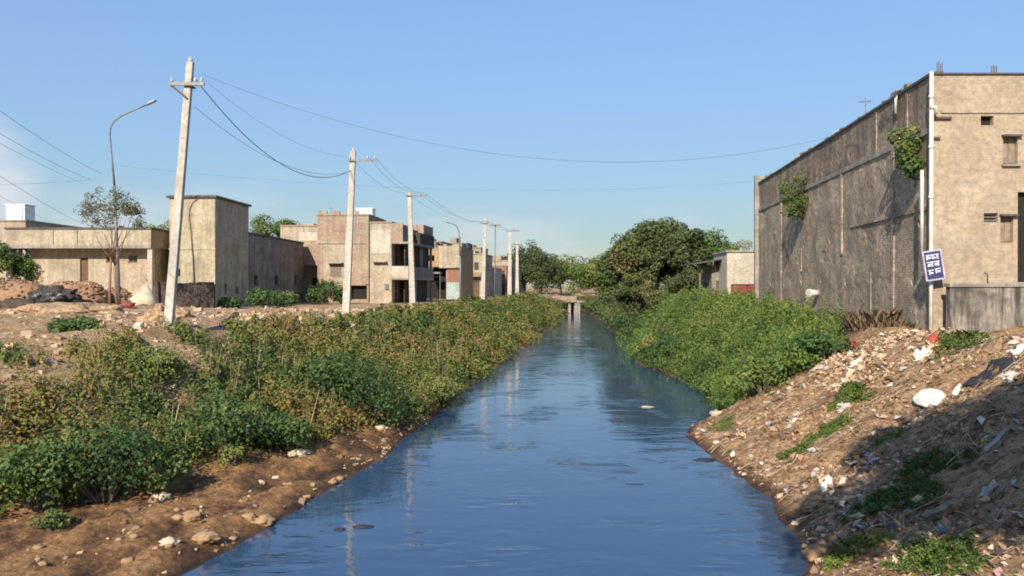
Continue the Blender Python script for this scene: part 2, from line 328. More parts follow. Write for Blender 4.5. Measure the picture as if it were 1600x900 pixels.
gm = bpy.data.meshes.new('ground'); gm.from_pydata(V, [], Fc); gm.update()
for nm, arr in (('road', A_road), ('litter', A_lit), ('wet', A_wet), ('green', A_green)):
    gm.attributes.new(nm, 'FLOAT', 'POINT').data.foreach_set('value', arr)

def groundmat():
    m, n, l, b = newmat('earth')
    g = n.new('ShaderNodeNewGeometry')
    def nz(scale, det=7, rg=0.65, sc=(1, 1, 1)):
        mp = n.new('ShaderNodeMapping'); mp.inputs['Scale'].default_value = sc; l.new(g.outputs['Position'], mp.inputs[0])
        t = n.new('ShaderNodeTexNoise'); t.inputs['Scale'].default_value = scale; t.inputs['Detail'].default_value = det; t.inputs['Roughness'].default_value = rg
        l.new(mp.outputs[0], t.inputs['Vector']); return t.outputs[0]
    def att(nm): a = n.new('ShaderNodeAttribute'); a.attribute_name = nm; return a.outputs['Fac']
    def mixc(f, a, c):
        x = n.new('ShaderNodeMix'); x.data_type = 'RGBA'; l.new(f, x.inputs[0]); l.new(a, x.inputs[6]); l.new(c, x.inputs[7]); return x.outputs[2]
    def rm(src, stops): r = ramp(n, stops); l.new(src, r.inputs[0]); return r.outputs[0]
    mud = rm(nz(1.1, 8, 0.7, (1, 0.6, 1)), [(0.36, (0.075, 0.042, 0.027)), (0.46, (0.20, 0.105, 0.050)), (0.55, (0.38, 0.205, 0.088)), (0.68, (0.46, 0.28, 0.13))])
    road = rm(nz(0.5, 9, 0.68, (0.5, 1.6, 1)), [(0.34, (0.24, 0.14, 0.075)), (0.48, (0.38, 0.245, 0.135)), (0.56, (0.44, 0.30, 0.175)), (0.68, (0.50, 0.37, 0.23))])
    lit = rm(nz(1.7, 9, 0.75), [(0.34, (0.12, 0.068, 0.040)), (0.43, (0.28, 0.160, 0.083)), (0.52, (0.43, 0.265, 0.14)), (0.62, (0.50, 0.335, 0.19)), (0.72, (0.53, 0.42, 0.285))])
    grn = rm(nz(2.0, 7), [(0.3, (0.04, 0.045, 0.018)), (0.6, (0.10, 0.085, 0.035)), (0.8, (0.16, 0.115, 0.055))])
    c = mixc(att('road'), mud, road); c = mixc(att('green'), c, grn); c = mixc(att('litter'), c, lit)
    fine = n.new('ShaderNodeMapRange'); l.new(nz(9, 8, 0.75), fine.inputs[0]); fine.inputs[1].default_value = 0.38; fine.inputs[2].default_value = 0.62; fine.inputs[3].default_value = 0.5; fine.inputs[4].default_value = 1.4
    cc = n.new('ShaderNodeCombineXYZ')
    for k in range(3): l.new(fine.outputs[0], cc.inputs[k])
    mu = n.new('ShaderNodeMix'); mu.data_type = 'RGBA'; mu.blend_type = 'MULTIPLY'; mu.inputs[0].default_value = 1; l.new(c, mu.inputs[6]); l.new(cc.outputs[0], mu.inputs[7])
    wetc = n.new('ShaderNodeMix'); wetc.data_type = 'RGBA'; wetc.blend_type = 'MULTIPLY'; wetc.inputs[7].default_value = (0.35, 0.32, 0.30, 1)
    l.new(att('wet'), wetc.inputs[0]); l.new(mu.outputs[2], wetc.inputs[6]); l.new(wetc.outputs[2], b.inputs['Base Color'])
    rr = n.new('ShaderNodeMapRange'); l.new(att('wet'), rr.inputs[0]); rr.inputs[3].default_value = 0.95; rr.inputs[4].default_value = 0.4; l.new(rr.outputs[0], b.inputs['Roughness'])
    b.inputs['Specular IOR Level'].default_value = 0.25
    bp = n.new('ShaderNodeBump'); bp.inputs['Strength'].default_value = 1.0; bp.inputs['Distance'].default_value = 0.09
    l.new(nz(12, 9, 0.75), bp.inputs['Height']); l.new(bp.outputs[0], b.inputs['Normal'])
    return m
ground = link('ground', gm, groundmat(), None, True); tag(ground, kind='structure')

# water: a sheet that the banks rise out of
def watermat():
    m, n, l, b = newmat('canal_water')
    b.inputs['Base Color'].default_value = (0.028, 0.062, 0.122, 1); b.inputs['Roughness'].default_value = 0.035
    b.inputs['IOR'].default_value = 1.5; b.inputs['Specular IOR Level'].default_value = 0.5
    g = n.new('ShaderNodeNewGeometry')
    def nz(scale, sc, det=4, rg=0.5, dist=0.0):
        mp = n.new('ShaderNodeMapping'); mp.inputs['Scale'].default_value = sc; l.new(g.outputs['Position'], mp.inputs[0])
        t = n.new('ShaderNodeTexNoise'); t.inputs['Scale'].default_value = scale; t.inputs['Detail'].default_value = det; t.inputs['Roughness'].default_value = rg; t.inputs['Distortion'].default_value = dist
        l.new(mp.outputs[0], t.inputs['Vector']); return t.outputs[0]
    a = nz(1.0, (0.55, 0.9, 1), 3, 0.5, 0.6); c = nz(3.4, (0.6, 1.0, 1), 4, 0.55, 0.4); d = nz(0.22, (1, 0.6, 1), 3)
    mr = n.new('ShaderNodeMapRange'); l.new(d, mr.inputs[0]); mr.inputs[1].default_value = 0.4; mr.inputs[2].default_value = 0.62; mr.inputs[3].default_value = 0.25; mr.inputs[4].default_value = 1.0
    b1 = n.new('ShaderNodeBump'); b1.inputs['Strength'].default_value = 0.07; b1.inputs['Distance'].default_value = 0.25; l.new(a, b1.inputs['Height'])
    b2 = n.new('ShaderNodeBump'); b2.inputs['Distance'].default_value = 0.06; l.new(c, b2.inputs['Height'])
    mm = n.new('ShaderNodeMath'); mm.operation = 'MULTIPLY'; mm.inputs[1].default_value = 0.17; l.new(mr.outputs[0], mm.inputs[0]); l.new(mm.outputs[0], b2.inputs['Strength'])
    e = nz(1.3, (0.45, 1.5, 1), 2, 0.5, 1.2); f_ = nz(0.35, (1.2, 0.8, 1), 2)
    m2 = n.new('ShaderNodeMapRange'); l.new(f_, m2.inputs[0]); m2.inputs[1].default_value = 0.52; m2.inputs[2].default_value = 0.64; m2.inputs[3].default_value = 0.0; m2.inputs[4].default_value = 0.2
    b3 = n.new('ShaderNodeBump'); b3.inputs['Distance'].default_value = 0.3; l.new(e, b3.inputs['Height']); l.new(m2.outputs[0], b3.inputs['Strength'])
    l.new(b1.outputs[0], b2.inputs['Normal']); l.new(b2.outputs[0], b3.inputs['Normal']); l.new(b3.outputs[0], b.inputs['Normal'])
    return m
wv = []; wr = [-60, -30, -10, 0] + frange(2, 150, 3.0) + [150, 200, 300, 400]
for y in wr: wv += [(XL(y) - 1.5, y, 0.0), (XR(y) + 1.5, y, 0.0)]
wm = bpy.data.meshes.new('water'); wm.from_pydata(wv, [], [(2*i, 2*i+1, 2*i+3, 2*i+2) for i in range(len(wr)-1)]); wm.update()
tag(link('water', wm, watermat()), kind='structure')

# ---------------------------------------------------------------- leaf clouds
def leaf_mesh(name, Cn, Nn, S, tint, ratio=0.5, fold=0.18, up=None):
    n = len(Cn); Nn = Nn / np.linalg.norm(Nn, axis=1, keepdims=True)
    if up is None: t = rng.normal(size=(n, 3))
    else: t = np.asarray(up) + rng.normal(size=(n, 3)) * 0.35
    t -= Nn * np.sum(t * Nn, axis=1, keepdims=True); t /= np.linalg.norm(t, axis=1, keepdims=True) + 1e-9
    s = np.cross(Nn, t); S = S[:, None]
    P = np.stack([Cn - t * S * 0.5, Cn + s * S * ratio * 0.5 + Nn * S * fold, Cn + t * S * 0.5, Cn - s * S * ratio * 0.5 + Nn * S * fold], axis=1).reshape(-1, 3)
    me = bpy.data.meshes.new(name); me.vertices.add(4 * n); me.vertices.foreach_set('co', P.astype(np.float32).ravel())
    me.loops.add(4 * n); me.loops.foreach_set('vertex_index', np.arange(4 * n, dtype=np.int32))
    me.polygons.add(n); me.polygons.foreach_set('loop_start', np.arange(0, 4 * n, 4, dtype=np.int32))
    me.update(calc_edges=True)
    me.attributes.new('tint', 'FLOAT', 'FACE').data.foreach_set('value', np.clip(tint, 0, 1).astype(np.float32))
    return me

def dome_leaves(c, r, n, size, tint, spread=0.16, full=False, flat=0.8):
    """n leaves spread through the outer shell of an uneven dome (or ball)"""
    d = rng.normal(size=(n, 3)); d /= np.linalg.norm(d, axis=1, keepdims=True)
    if not full: d[:, 2] = np.abs(d[:, 2]) * 1.0 - 0.12
    ph = rng.uniform(0, 6.28, 3); lump = 1 + 0.16 * np.sin(d[:, 0] * 5 + ph[0]) * np.sin(d[:, 1] * 5 + ph[1]) + 0.12 * np.sin(d[:, 2] * 7 + ph[2] + d[:, 0] * 4)
    rad = (0.62 + 0.42 * rng.random(n) ** 0.6) * lump
    P = np.array(c) + d * rad[:, None] * np.array([r, r, r * flat])
    N = d * 0.9 + np.array([-.1, -.3, 0.4]) + rng.normal(size=(n, 3)) * 0.45
    S = size * rng.uniform(0.6, 1.35, n)
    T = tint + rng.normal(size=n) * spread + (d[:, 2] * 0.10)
    return P, N, S, T

def plume_leaves(c, r, h, n, size, tint, spread=0.15):
    """an upright leafy sprig, wide below and ragged above"""
    t = rng.random(n) ** 0.75; a = rng.uniform(0, 6.283, n); ln = rng.normal(size=2) * 0.28 * h
    rad = r * (1.05 - 0.75 * t) * (0.35 + 0.65 * np.sqrt(rng.random(n)))
    P = np.array(c) + np.stack([np.cos(a) * rad + ln[0] * t * t, np.sin(a) * rad + ln[1] * t * t, t * h], 1)
    N = np.stack([np.cos(a), np.sin(a) - .25, 0.35 + 0.9 * t], 1) + rng.normal(size=(n, 3)) * 0.4
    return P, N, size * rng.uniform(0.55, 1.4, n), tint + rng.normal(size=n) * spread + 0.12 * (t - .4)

class Leaves:
    def __init__(s): s.P, s.N, s.S, s.T = [], [], [], []
    def add(s, q): s.P.append(q[0]); s.N.append(q[1]); s.S.append(q[2]); s.T.append(q[3]); return s
    def build(s, name, mat, parent=None, **k):
        me = leaf_mesh(name, np.concatenate(s.P), np.concatenate(s.N), np.concatenate(s.S), np.concatenate(s.T), **k)
        return link(name, me, mat, parent)

def blades(name, pts, hts, mat, parent=None, lean=0.35, width=0.012, tint=0.5):
    """grass: a narrow bent blade at each point"""
    n = len(pts); P = np.array(pts, float); h = np.array(hts, float)[:, None]
    a = rng.uniform(0, 6.283, n); dirv = np.stack([np.cos(a), np.sin(a), np.zeros(n)], 1); side = np.stack([-np.sin(a), np.cos(a), np.zeros(n)], 1)
    ln = rng.uniform(0.2, 1.0, (n, 1)) * lean; w = width * rng.uniform(0.6, 1.4, (n, 1))
    upz = np.array([0, 0, 1.0])
    v0 = P - side * w; v1 = P + side * w; m0 = P + upz * h * 0.6 + dirv * ln * h * 0.45; t0 = P + upz * h * 0.95 + dirv * ln * h * 1.4
    vv = np.stack([v0, v1, m0 + side * w * 0.8, t0, m0 - side * w * 0.8], 1).reshape(-1, 3)
    me = bpy.data.meshes.new(name); me.vertices.add(5 * n); me.vertices.foreach_set('co', vv.astype(np.float32).ravel())
    li = (np.arange(n)[:, None] * 5 + np.array([0, 1, 2, 3, 4])).astype(np.int32)
    me.loops.add(5 * n); me.loops.foreach_set('vertex_index', li.ravel()); me.polygons.add(n); me.polygons.foreach_set('loop_start', np.arange(0, 5 * n, 5, dtype=np.int32))
    me.update(calc_edges=True)
    me.attributes.new('tint', 'FLOAT', 'FACE').data.foreach_set('value', np.clip(tint + rng.normal(size=n) * 0.22, 0, 1).astype(np.float32))
    return link(name, me, mat, parent)

# ---------------------------------------------------------------- trees
def tree(name, label, x, y, z0, height, crown, leafkey, nclump=60, per=160, leaf=0.2, trunk_r=0.22, lean=0.0, tint=0.4, group=None, bark='bark', stems=1, flat=0.85, clump_r=0.17, cat='tree', brown=None, limbs=None):
    """crown = (cx, cy, cz, rx, ry, rz) in metres relative to the base"""
    t = thing(name, label, cat, (x, y, z0), group)
    mb = MB(); cx, cy, cz, rx, ry, rz = crown; base = Vector((x, y, z0 - 0.15)); cc = Vector((x + cx, y + cy, z0 + cz))
    tips = []
    for k in range(nclump):
        d = Vector(rng.normal(size=3)).normalized()
        if d.z < -0.45: d.z = -d.z * 0.4
        r = rng.uniform(0.55, 1.0) ** 0.6 * (1 + 0.13 * math.sin(d.x * 6 + k * 0.01) * math.cos(d.y * 5))
        tips.append(cc + Vector((d.x * rx, d.y * ry, d.z * rz)) * r)
    nl = limbs or max(4, nclump // 9)
    for sidx in range(stems):
        off = Vector(((sidx - (stems - 1) / 2) * trunk_r * 5, rng.uniform(-1, 1) * trunk_r, 0))
        fork = base + off * 0.7 + (cc - base) * rng.uniform(0.45, 0.6) + Vector((lean + off.x * -0.5, 0, 0)) * 0.5
        p1 = base + off + (fork - base - off) * 0.35 + Vector((rng.uniform(-1, 1), rng.uniform(-1, 1), 0)) * trunk_r * 0.8
        mb.tube([base + off, p1, fork], [trunk_r * 1.25, trunk_r * 0.95, trunk_r * 0.7], 9)
        for k in range(nl):
            tip = tips[(k * 7 + sidx * 3) % len(tips)]; md = fork.lerp(tip, 0.5) + Vector(rng.normal(size=3)) * rx * 0.06
            mb.tube([fork - Vector((0, 0, 0.1)), md, tip], [trunk_r * 0.45, trunk_r * 0.26, trunk_r * 0.08], 6)
            for q in range(3):
                tp = tips[rng.integers(len(tips))]
                if (tp - md).length < max(rx, rz) * 0.8: mb.tube([md, md.lerp(tp, 0.5) + Vector(rng.normal(size=3)) * 0.05 * rx, tp], [trunk_r * 0.2, trunk_r * 0.12, trunk_r * 0.05], 5)
    mb.build('trunk', M[bark], t, True)
    L = Leaves()
    for k, tp in enumerate(tips):
        tt = tint + rng.normal() * 0.10 + 0.16 * noise.noise(tuple(tp * (2.2 / max(rx, 0.5))))
        if brown and (tp - Vector(brown[:3])).length < brown[3]: tt += 0.4
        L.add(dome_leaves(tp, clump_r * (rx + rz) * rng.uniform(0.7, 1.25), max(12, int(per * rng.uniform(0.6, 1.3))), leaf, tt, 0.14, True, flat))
    L.build('crown', M[leafkey], t)
    return t

# ---------------------------------------------------------------- wall panels with real openings
def panel(mb, o, u, W, H, holes, depth, nrm, skip=()):
    """a wall face from origin o along unit u (width W) and up (height H); holes = (u0,u1,v0,v1) get reveals going in by depth against nrm"""
    o = Vector(o); u = Vector(u).normalized(); nrm = Vector(nrm).normalized(); upv = Vector((0, 0, 1))
    us = sorted({0.0, W} | {h[0] for h in holes} | {h[1] for h in holes}); vs_ = sorted({0.0, H} | {h[2] for h in holes} | {h[3] for h in holes})
    P = lambda a, b, d=0.0: o + u * a + upv * b - nrm * d
    flip = u.cross(upv).dot(nrm) < 0
    def q(a, b, c, d): mb.add([a, b, c, d], [(0, 3, 2, 1) if flip else (0, 1, 2, 3)])
    for i in range(len(us) - 1):
        for j in range(len(vs_) - 1):
            ca, cb = (us[i] + us[i+1]) / 2, (vs_[j] + vs_[j+1]) / 2
            if any(h[0] < ca < h[1] and h[2] < cb < h[3] for h in holes): continue
            q(P(us[i], vs_[j]), P(us[i+1], vs_[j]), P(us[i+1], vs_[j+1]), P(us[i], vs_[j+1]))
    for a0, a1, b0, b1 in holes:
        q(P(a0, b0), P(a0, b0, depth), P(a0, b1, depth), P(a0, b1)); q(P(a1, b0, depth), P(a1, b0), P(a1, b1), P(a1, b1, depth))
        q(P(a0, b0, depth), P(a0, b0), P(a1, b0), P(a1, b0, depth)); q(P(a0, b1), P(a0, b1, depth), P(a1, b1, depth), P(a1, b1))
    return P

def fill_window(par, P, h, depth, kind, u, nrm):
    """window / vent / door set in a hole"""
    a0, a1, b0, b1 = h; u = Vector(u).normalized(); n = Vector(nrm).normalized(); up = Vector((0, 0, 1))
    w, hh = a1 - a0, b1 - b0; ctr = P((a0 + a1) / 2, (b0 + b1) / 2, depth)
    if kind == 'gap':
        MB().obox(ctr, u * (w/2 + .02), n * 0.02, up * (hh/2 + .02)).build('opening', M['dark'], par); return  # near-black plate paints the darkness behind the hole
    if kind == 'window':
        f = MB()
        for s in (-1, 1):
            f.obox(ctr + u * s * (w/2 - .035) + n * .04, u * .035, n * .04, up * (hh/2)); f.obox(ctr + up * s * (hh/2 - .035) + n * .041, u * (w/2 - .07), n * .04, up * .035)
        f.obox(ctr + n * .042, u * .025, n * .03, up * (hh/2 - .07))
        win = f.build('window', M['timber'], par)
        MB().obox(ctr + n * .01, u * (w/2), n * .008, up * (hh/2)).build('pane', M['glass'], win)
    elif kind == 'shutter':
        f = MB().obox(ctr + n * .02, u * (w/2), n * .02, up * (hh/2)); win = f.build('shutter', M['shutter'], par)
        for s in (-1, 1): MB().obox(ctr + u * s * w * .25 + n * .055, u * (w * .22), n * .012, up * (hh/2 - .06)).build('shutter_leaf', M['shutter'], win)
    elif kind == 'vent':
        MB().obox(ctr, u * (w/2 + .02), n * 0.02, up * (hh/2 + .02)).build('opening', M['dark'], par)  # same painted darkness behind the slats
        for k in range(3):
            z = (k + .5) / 3 - .5
            MB().obox(ctr + up * z * hh + n * .08, u * (w/2 - .004), n * .05 + up * .02, up * .012).build('slat', M['concrete'], par)
    elif kind == 'door':
        f = MB().obox(ctr + n * .02, u * (w/2), n * .02, up * (hh/2)).build('door', M['rust'], par)
        MB().obox(ctr + u * w * .3 + n * .06, u * .02, n * .02, up * .09).build('handle', M['steel'], f)

def house(name, label, fl, W, D, z0, z1, yaw, mat, front=(), right=(), left=(), coping=0.0, copmat='coping', cat='house', group=None, roof_drop=0.5, sides=None):
    """fl = front-left corner (x, y); yaw in degrees turns the depth axis to the right. front/right/left: list of (u0,u1,v0,v1,kind,depth)"""
    a = R(yaw); u = Vector((math.cos(a), -math.sin(a), 0)); d = Vector((math.sin(a), math.cos(a), 0)); o = Vector((fl[0], fl[1], z0)); H = z1 - z0
    t = thing(name, label, cat, tuple(o), group)
    mb = MB(); fills = []
    for (org, ax, w, nrm, holes) in ((o, u, W, -d, front), (o + u * W, d, D, u, right), (o + d * D, -d, D, -u, left), (o + u * W + d * D, -u, W, d, ())):
        hs = [h[:4] for h in holes]; dep = max([h[5] for h in holes], default=0.2)
        P = panel(mb, org, ax, w, H, hs, dep, nrm)
        for h in holes: fills.append((P, h[:4], dep, h[4], ax, nrm))
    zr = H - roof_drop; up = Vector((0, 0, 1))
    mb.add([o + up * zr + u * .01 + d * .01, o + u * (W - .01) + up * zr + d * .01, o + u * (W - .01) + d * (D - .01) + up * zr, o + d * (D - .01) + u * .01 + up * zr], [(0, 1, 2, 3)])
    for k in range(4):   # inner faces of the parapet
        A = [o + u * .12 + d * .12, o + u * (W - .12) + d * .12, o + u * (W - .12) + d * (D - .12), o + u * .12 + d * (D - .12)]
        B = [o, o + u * W, o + u * W + d * D, o + d * D]
        p, q = A[k], A[(k + 1) % 4]; mb.add([q + up * zr, p + up * zr, p + up * H, q + up * H], [(0, 1, 2, 3)])
        mb.add([B[k] + up * H, B[(k+1) % 4] + up * H, q + up * H, p + up * H], [(0, 1, 2, 3)])
    wall = mb.build('wall', M[mat], t)
    for f in fills: fill_window(t, f[0], f[1], f[2], f[3], f[4], f[5])
    if coping:
        c = MB(); e = coping; th = 0.07
        for (p, q, nr) in ((o, o + u * W, -d), (o + u * W, o + u * W + d * D, u), (o + d * D + u * W, o + d * D, d), (o + d * D, o, -u)):
            mid_ = (p + q) / 2 + up * (H + th) ; half = (q - p) / 2; ln = half.length; half = half * ((ln + (e if nr in (-d, d) else -0.14)) / ln)
            c.obox(mid_ + nr * (e / 2 - .07), half, nr * (e / 2 + .07), up * th)
        c.build('coping', M[copmat], t)
    return t, o, u, d

def part_box(par, name, mat, o, u, d, a, b, c):
    """box in a house's own axes: a along u, b along depth, c up (each (lo, hi))"""
    up = Vector((0, 0, 1)); ctr = o + u * (sum(a)/2) + d * (sum(b)/2) + up * (sum(c)/2)
    return MB().obox(ctr, u * ((a[1]-a[0])/2), d * ((b[1]-b[0])/2), up * ((c[1]-c[0])/2)).build(name, M[mat], par)

exec_parts = None
# ================================================================ RIGHT: the big building and its yard wall
GW = 2.85                                   # ground level by the wall
yawR = math.degrees(math.atan(0.105))
zt = pZ(117, 25.0)
ur = Vector((math.cos(R(yawR)), -math.sin(R(yawR)), 0)); dr_ = Vector((math.sin(R(yawR)), math.cos(R(yawR)), 0))
cor = Vector((pX(1457, 25.0), 25.0, GW - 0.4))
HB = zt - cor.z
def fv(y): return pZ(y, 25.0) - cor.z       # facade v from pixel row
def fu(x): return (pX(x, 25.0) - cor.x)     # facade u from pixel column
# facade faces the camera squarely; the long wall recedes
t = thing('brick_building', 'tall cream brick building with a long grey weathered side wall along the canal', 'building', (cor.x, cor.y, GW))
mb = MB(); W = 14.0
fh = [(fu(1532), fu(1552), fv(196), fv(181), 'gap', .18), (fu(1567), fu(1590), fv(257), fv(213), 'shutter', .18), (fu(1537), fu(1559), fv(347), fv(333), 'vent', .18),
      (fu(1563), fu(1583), fv(380), fv(338), 'shutter', .18), (fu(1590), fu(1640), fv(441), fv(300), 'gap', .6)]
P = panel(mb, cor, (1, 0, 0), W, HB, [h[:4] for h in fh], 0.2, (0, -1, 0))
mb.build('front_wall', M['facade'], t)
for h in fh:
    fill_window(t, P, h[:4], 0.2, h[4], (1, 0, 0), (0, -1, 0))
MB().box(cor.x + fu(1564), cor.x + fu(1594), 24.86, 24.998, cor.z + fv(214), cor.z + fv(211)).build('lintel', M['coping'], t)
MB().box(cor.x + fu(1564), cor.x + fu(1593), 24.90, 24.998, cor.z + fv(260), cor.z + fv(257)).build('sill', M['concrete'], t)
MB().box(cor.x + fu(1561), cor.x + fu(1588), 24.86, 24.998, cor.z + fv(338), cor.z + fv(335)).build('lintel', M['coping'], t)
MB().box(cor.x + fu(1470), cor.x + W, 24.955, 24.998, cor.z + fv(177), cor.z + fv(173)).build('ledge', M['facade'], t)
# long side wall
LW = 27.2
slabv = 9.45 - cor.z
pits = []
for zz, n, s0 in ((6.55, 5, 1.2), (4.72, 7, 2.0)):
    for k in range(n): pits.append((s0 + k * (LW - 2.5) / n + random.uniform(-.4, .4), zz - cor.z + random.uniform(-.09, .09)))
def wall_relief(s_, v_):
    d = .03 * noise.noise((s_ * .5, v_ * .5, 3)) + .010 * noise.noise((s_ * 1.7, v_ * 2.1, 7)) + .004 * noise.noise((s_ * 5, v_ * 6, 1))
    p = noise.noise((s_ * .32, v_ * .55, 11)) + .35 * noise.noise((s_ * 1.3, v_ * 1.6, 2))
    if p > .16: d -= .018                                        # fallen plaster
    return d
def rough_wall(v0, v1, step):
    nu = int(LW / step); nv = int((v1 - v0) / step); vs_ = []; fs = []
    for j in range(nv + 1):
        for i in range(nu + 1):
            a_, b_ = LW * i / nu, v0 + (v1 - v0) * j / nv; d = wall_relief(a_, b_) if 0 < i < nu and 0 < j < nv else 0
            if v0 < 1 and any(abs(a_ - p[0]) < step * .6 and abs(b_ - p[1]) < step * .6 for p in pits): d -= .07
            q = cor + dr_ * a_ + Vector((0, 0, b_)) - ur * d; vs_.append(tuple(q))
    for j in range(nv):
        for i in range(nu): k = j * (nu + 1) + i; fs.append((k, k + nu + 1, k + nu + 2, k + 1))
    m_ = MB(); m_.add(vs_, fs); return m_
rough_wall(0, slabv, .125).build('side_wall', M['longwall'], t)
rough_wall(slabv, HB, .125).build('parapet', M['parapetbrick'], t)
# back, far end, roof
mb = MB(); far = cor + dr_ * LW; bx_ = Vector((cor.x + W, far.y, cor.z))
mb.add([far, far + Vector((W - (far.x - cor.x), 0, 0)), far + Vector((W - (far.x - cor.x), 0, HB)), far + Vector((0, 0, HB))], [(3, 2, 1, 0)])
mb.add([(cor.x + W, 25, cor.z), (cor.x + W, far.y, cor.z), (cor.x + W, far.y, cor.z + HB), (cor.x + W, 25, cor.z + HB)], [(0, 1, 2, 3)])
mb.add([(cor.x + .02, 25.02, zt - .7), (cor.x + W, 25.02, zt - .7), (cor.x + W, far.y, zt - .7), (far.x + .02, far.y, zt - .7)], [(0, 1, 2, 3)])
mb.build('back_wall', M['concrete'], t)
def along(s, v, out): return cor + dr_ * s + Vector((0, 0, v)) - ur * out
def wbar(name, s0, s1, v0, v1, out, mat, inset=0.06):
    c = along((s0+s1)/2, (v0+v1)/2, (out - inset)/2); return MB().obox(c, dr_ * ((s1-s0)/2), ur * ((out+inset)/2), Vector((0, 0, (v1-v0)/2))).build(name, M[mat], t)
wbar('slab_edge', 0.0, LW, slabv - .16, slabv + .02, 0.05, 'concrete')
wbar('slab_edge', 0.3, 8.0, 6.9 - cor.z, 7.0 - cor.z, 0.05, 'longwall')
wbar('coping', -.05, LW + .1, HB + .001, HB + .09, 0.06, 'coping', 0.3)
MB().box(cor.x - .05, cor.x + W, 24.94, 25.26, zt + .001, zt + .05).build('coping', M['coping'], t)
for s in (3.2, 9.2, 20.5): wbar('pilaster', s, s + .24, (0.3, 3.4, .3)[(3.2, 9.2, 20.5).index(s)], slabv - .161, 0.045, 'longwall')
for s, v0_, v1_ in ((5.6, 1.0, 2.6), (16.0, 2.8, 4.0)): wbar('rib', s, s + .09, v0_, v1_, 0.04, 'longwall')
for k_ in range(16):
    s_ = random.uniform(.5, LW - 1); wbar('loose_block', s_, s_ + random.uniform(.2, .7), HB + .091, HB + .091 + random.choice((.07, .09, .16)), .02, 'parapetbrick', .2)
for s in (2.0, 5.0): wbar('pilaster', s, s + .2, slabv + .021, HB - .002, 0.03, 'parapetbrick')
# concrete column stub and beam loop at the far end
MB().obox(far + Vector((-.12, -.15, 0)) + Vector((0, 0, (HB + .55)/2)), (.14, 0, 0), (0, .14, 0), (0, 0, (HB + .55)/2)).build('column', M['concrete'], t)
MB().obox(far + Vector((.45, -.15, HB + .42)), (.43, 0, 0), (0, .12, 0), (0, 0, .11)).build('beam', M['concrete'], t)
MB().obox(far + Vector((1.0, -.15, HB + .2)), (.11, 0, 0), (0, .12, 0), (0, 0, .35)).build('column', M['concrete'], t)
# iron stubs on the roof edge
for (x, h, s) in ((1467, .42, 0), (1552, .3, 0)):
    mb = MB(); X = pX(x, 25.1)
    for k in range(4): mb.tube([(X + (k % 2) * .1, 25.12 + (k // 2) * .1, zt + .03), (X + (k % 2) * .1 + .015, 25.13 + (k // 2) * .1, zt + .05 + h * random.uniform(.8, 1))], .014, 5)
    mb.build('starter_bars', M['rust'], t)
# drain pipe on the corner, brackets
pp = thing('drain_pipe', 'white plastic drain pipe down the corner of the cream building', 'pipe', (cor.x - .12, 24.86, GW))
xq = cor.x - .12
MB().tube([(xq, 24.86, 2.3), (xq, 24.86, 5.5), (xq + .01, 24.86, zt + .06)], .06, 10).build('shaft', M['pvc'], pp, True)
MB().tube([(xq - .22, 24.98, 5.5), (xq - .22, 24.98, 8.1)], .05, 8).build('side_pipe', M['pvc'], pp, True)
for zz in (5.4, 7.2, 8.75, 10.3): MB().tube([(xq, 24.86, zz), (xq, 24.86, zz + .1)], .076, 10).build('collar', M['pvc'], pp, True)
MB().tube([(xq - .05, 24.8, 10.02), (xq + .1, 24.79, 10.0), (xq + .13, 24.82, 9.8)], .06, 8).build('elbow', M['pvc'], pp, True)
for zz, ln in ((9.72, .55), (9.1, .2)): MB().box(xq + .08, xq + .12 + ln, 24.9, 24.97, zz - .03, zz + .03).build('bracket', M['rust'], pp)
# lone outlet pipe sticking out of the grey wall
wp = px(1275, 458, 38.0); base = along(wp[1] - 25, wp[2] - cor.z, 0)
op = thing('outlet_pipe', 'short white outlet pipe sticking out of the long grey wall', 'pipe', tuple(base))
od = (-ur * .85 - dr_ * .5).normalized()
MB().tube([base - od * .1, base + od * .34, base + od * .55], .16, 12).build('barrel', M['pvc'], op, True)
MB().tube([base + od * .46, base + od * .57], .2, 12).build('rim', M['pvc'], op)
MB().tube([base + od * .571, base + od * .576], .13, 12).build('bore', M['paleplastic'], op)
# short white pipes high on the wall
for (x, y0, y1) in ((1400, 150, 178), (1403, 215, 238)):
    Yv = 10.375 / ((x - 800) / F - .105) if True else 0
    b0 = along(Yv - 25, pZ(y1, Yv) - cor.z, .09); b1 = along(Yv - 25, pZ(y0, Yv) - cor.z, .09)
    o_ = MB().tube([b0, b1 - Vector((0, 0, .1)), b1 + ur * .06], .05, 8).build('overflow_pipe', M['pvc'], None, True)
    tag(o_, 'short white overflow pipe on the stained brick parapet' if y0 < 200 else 'short white overflow pipe below the wall plant on the grey wall', 'pipe')
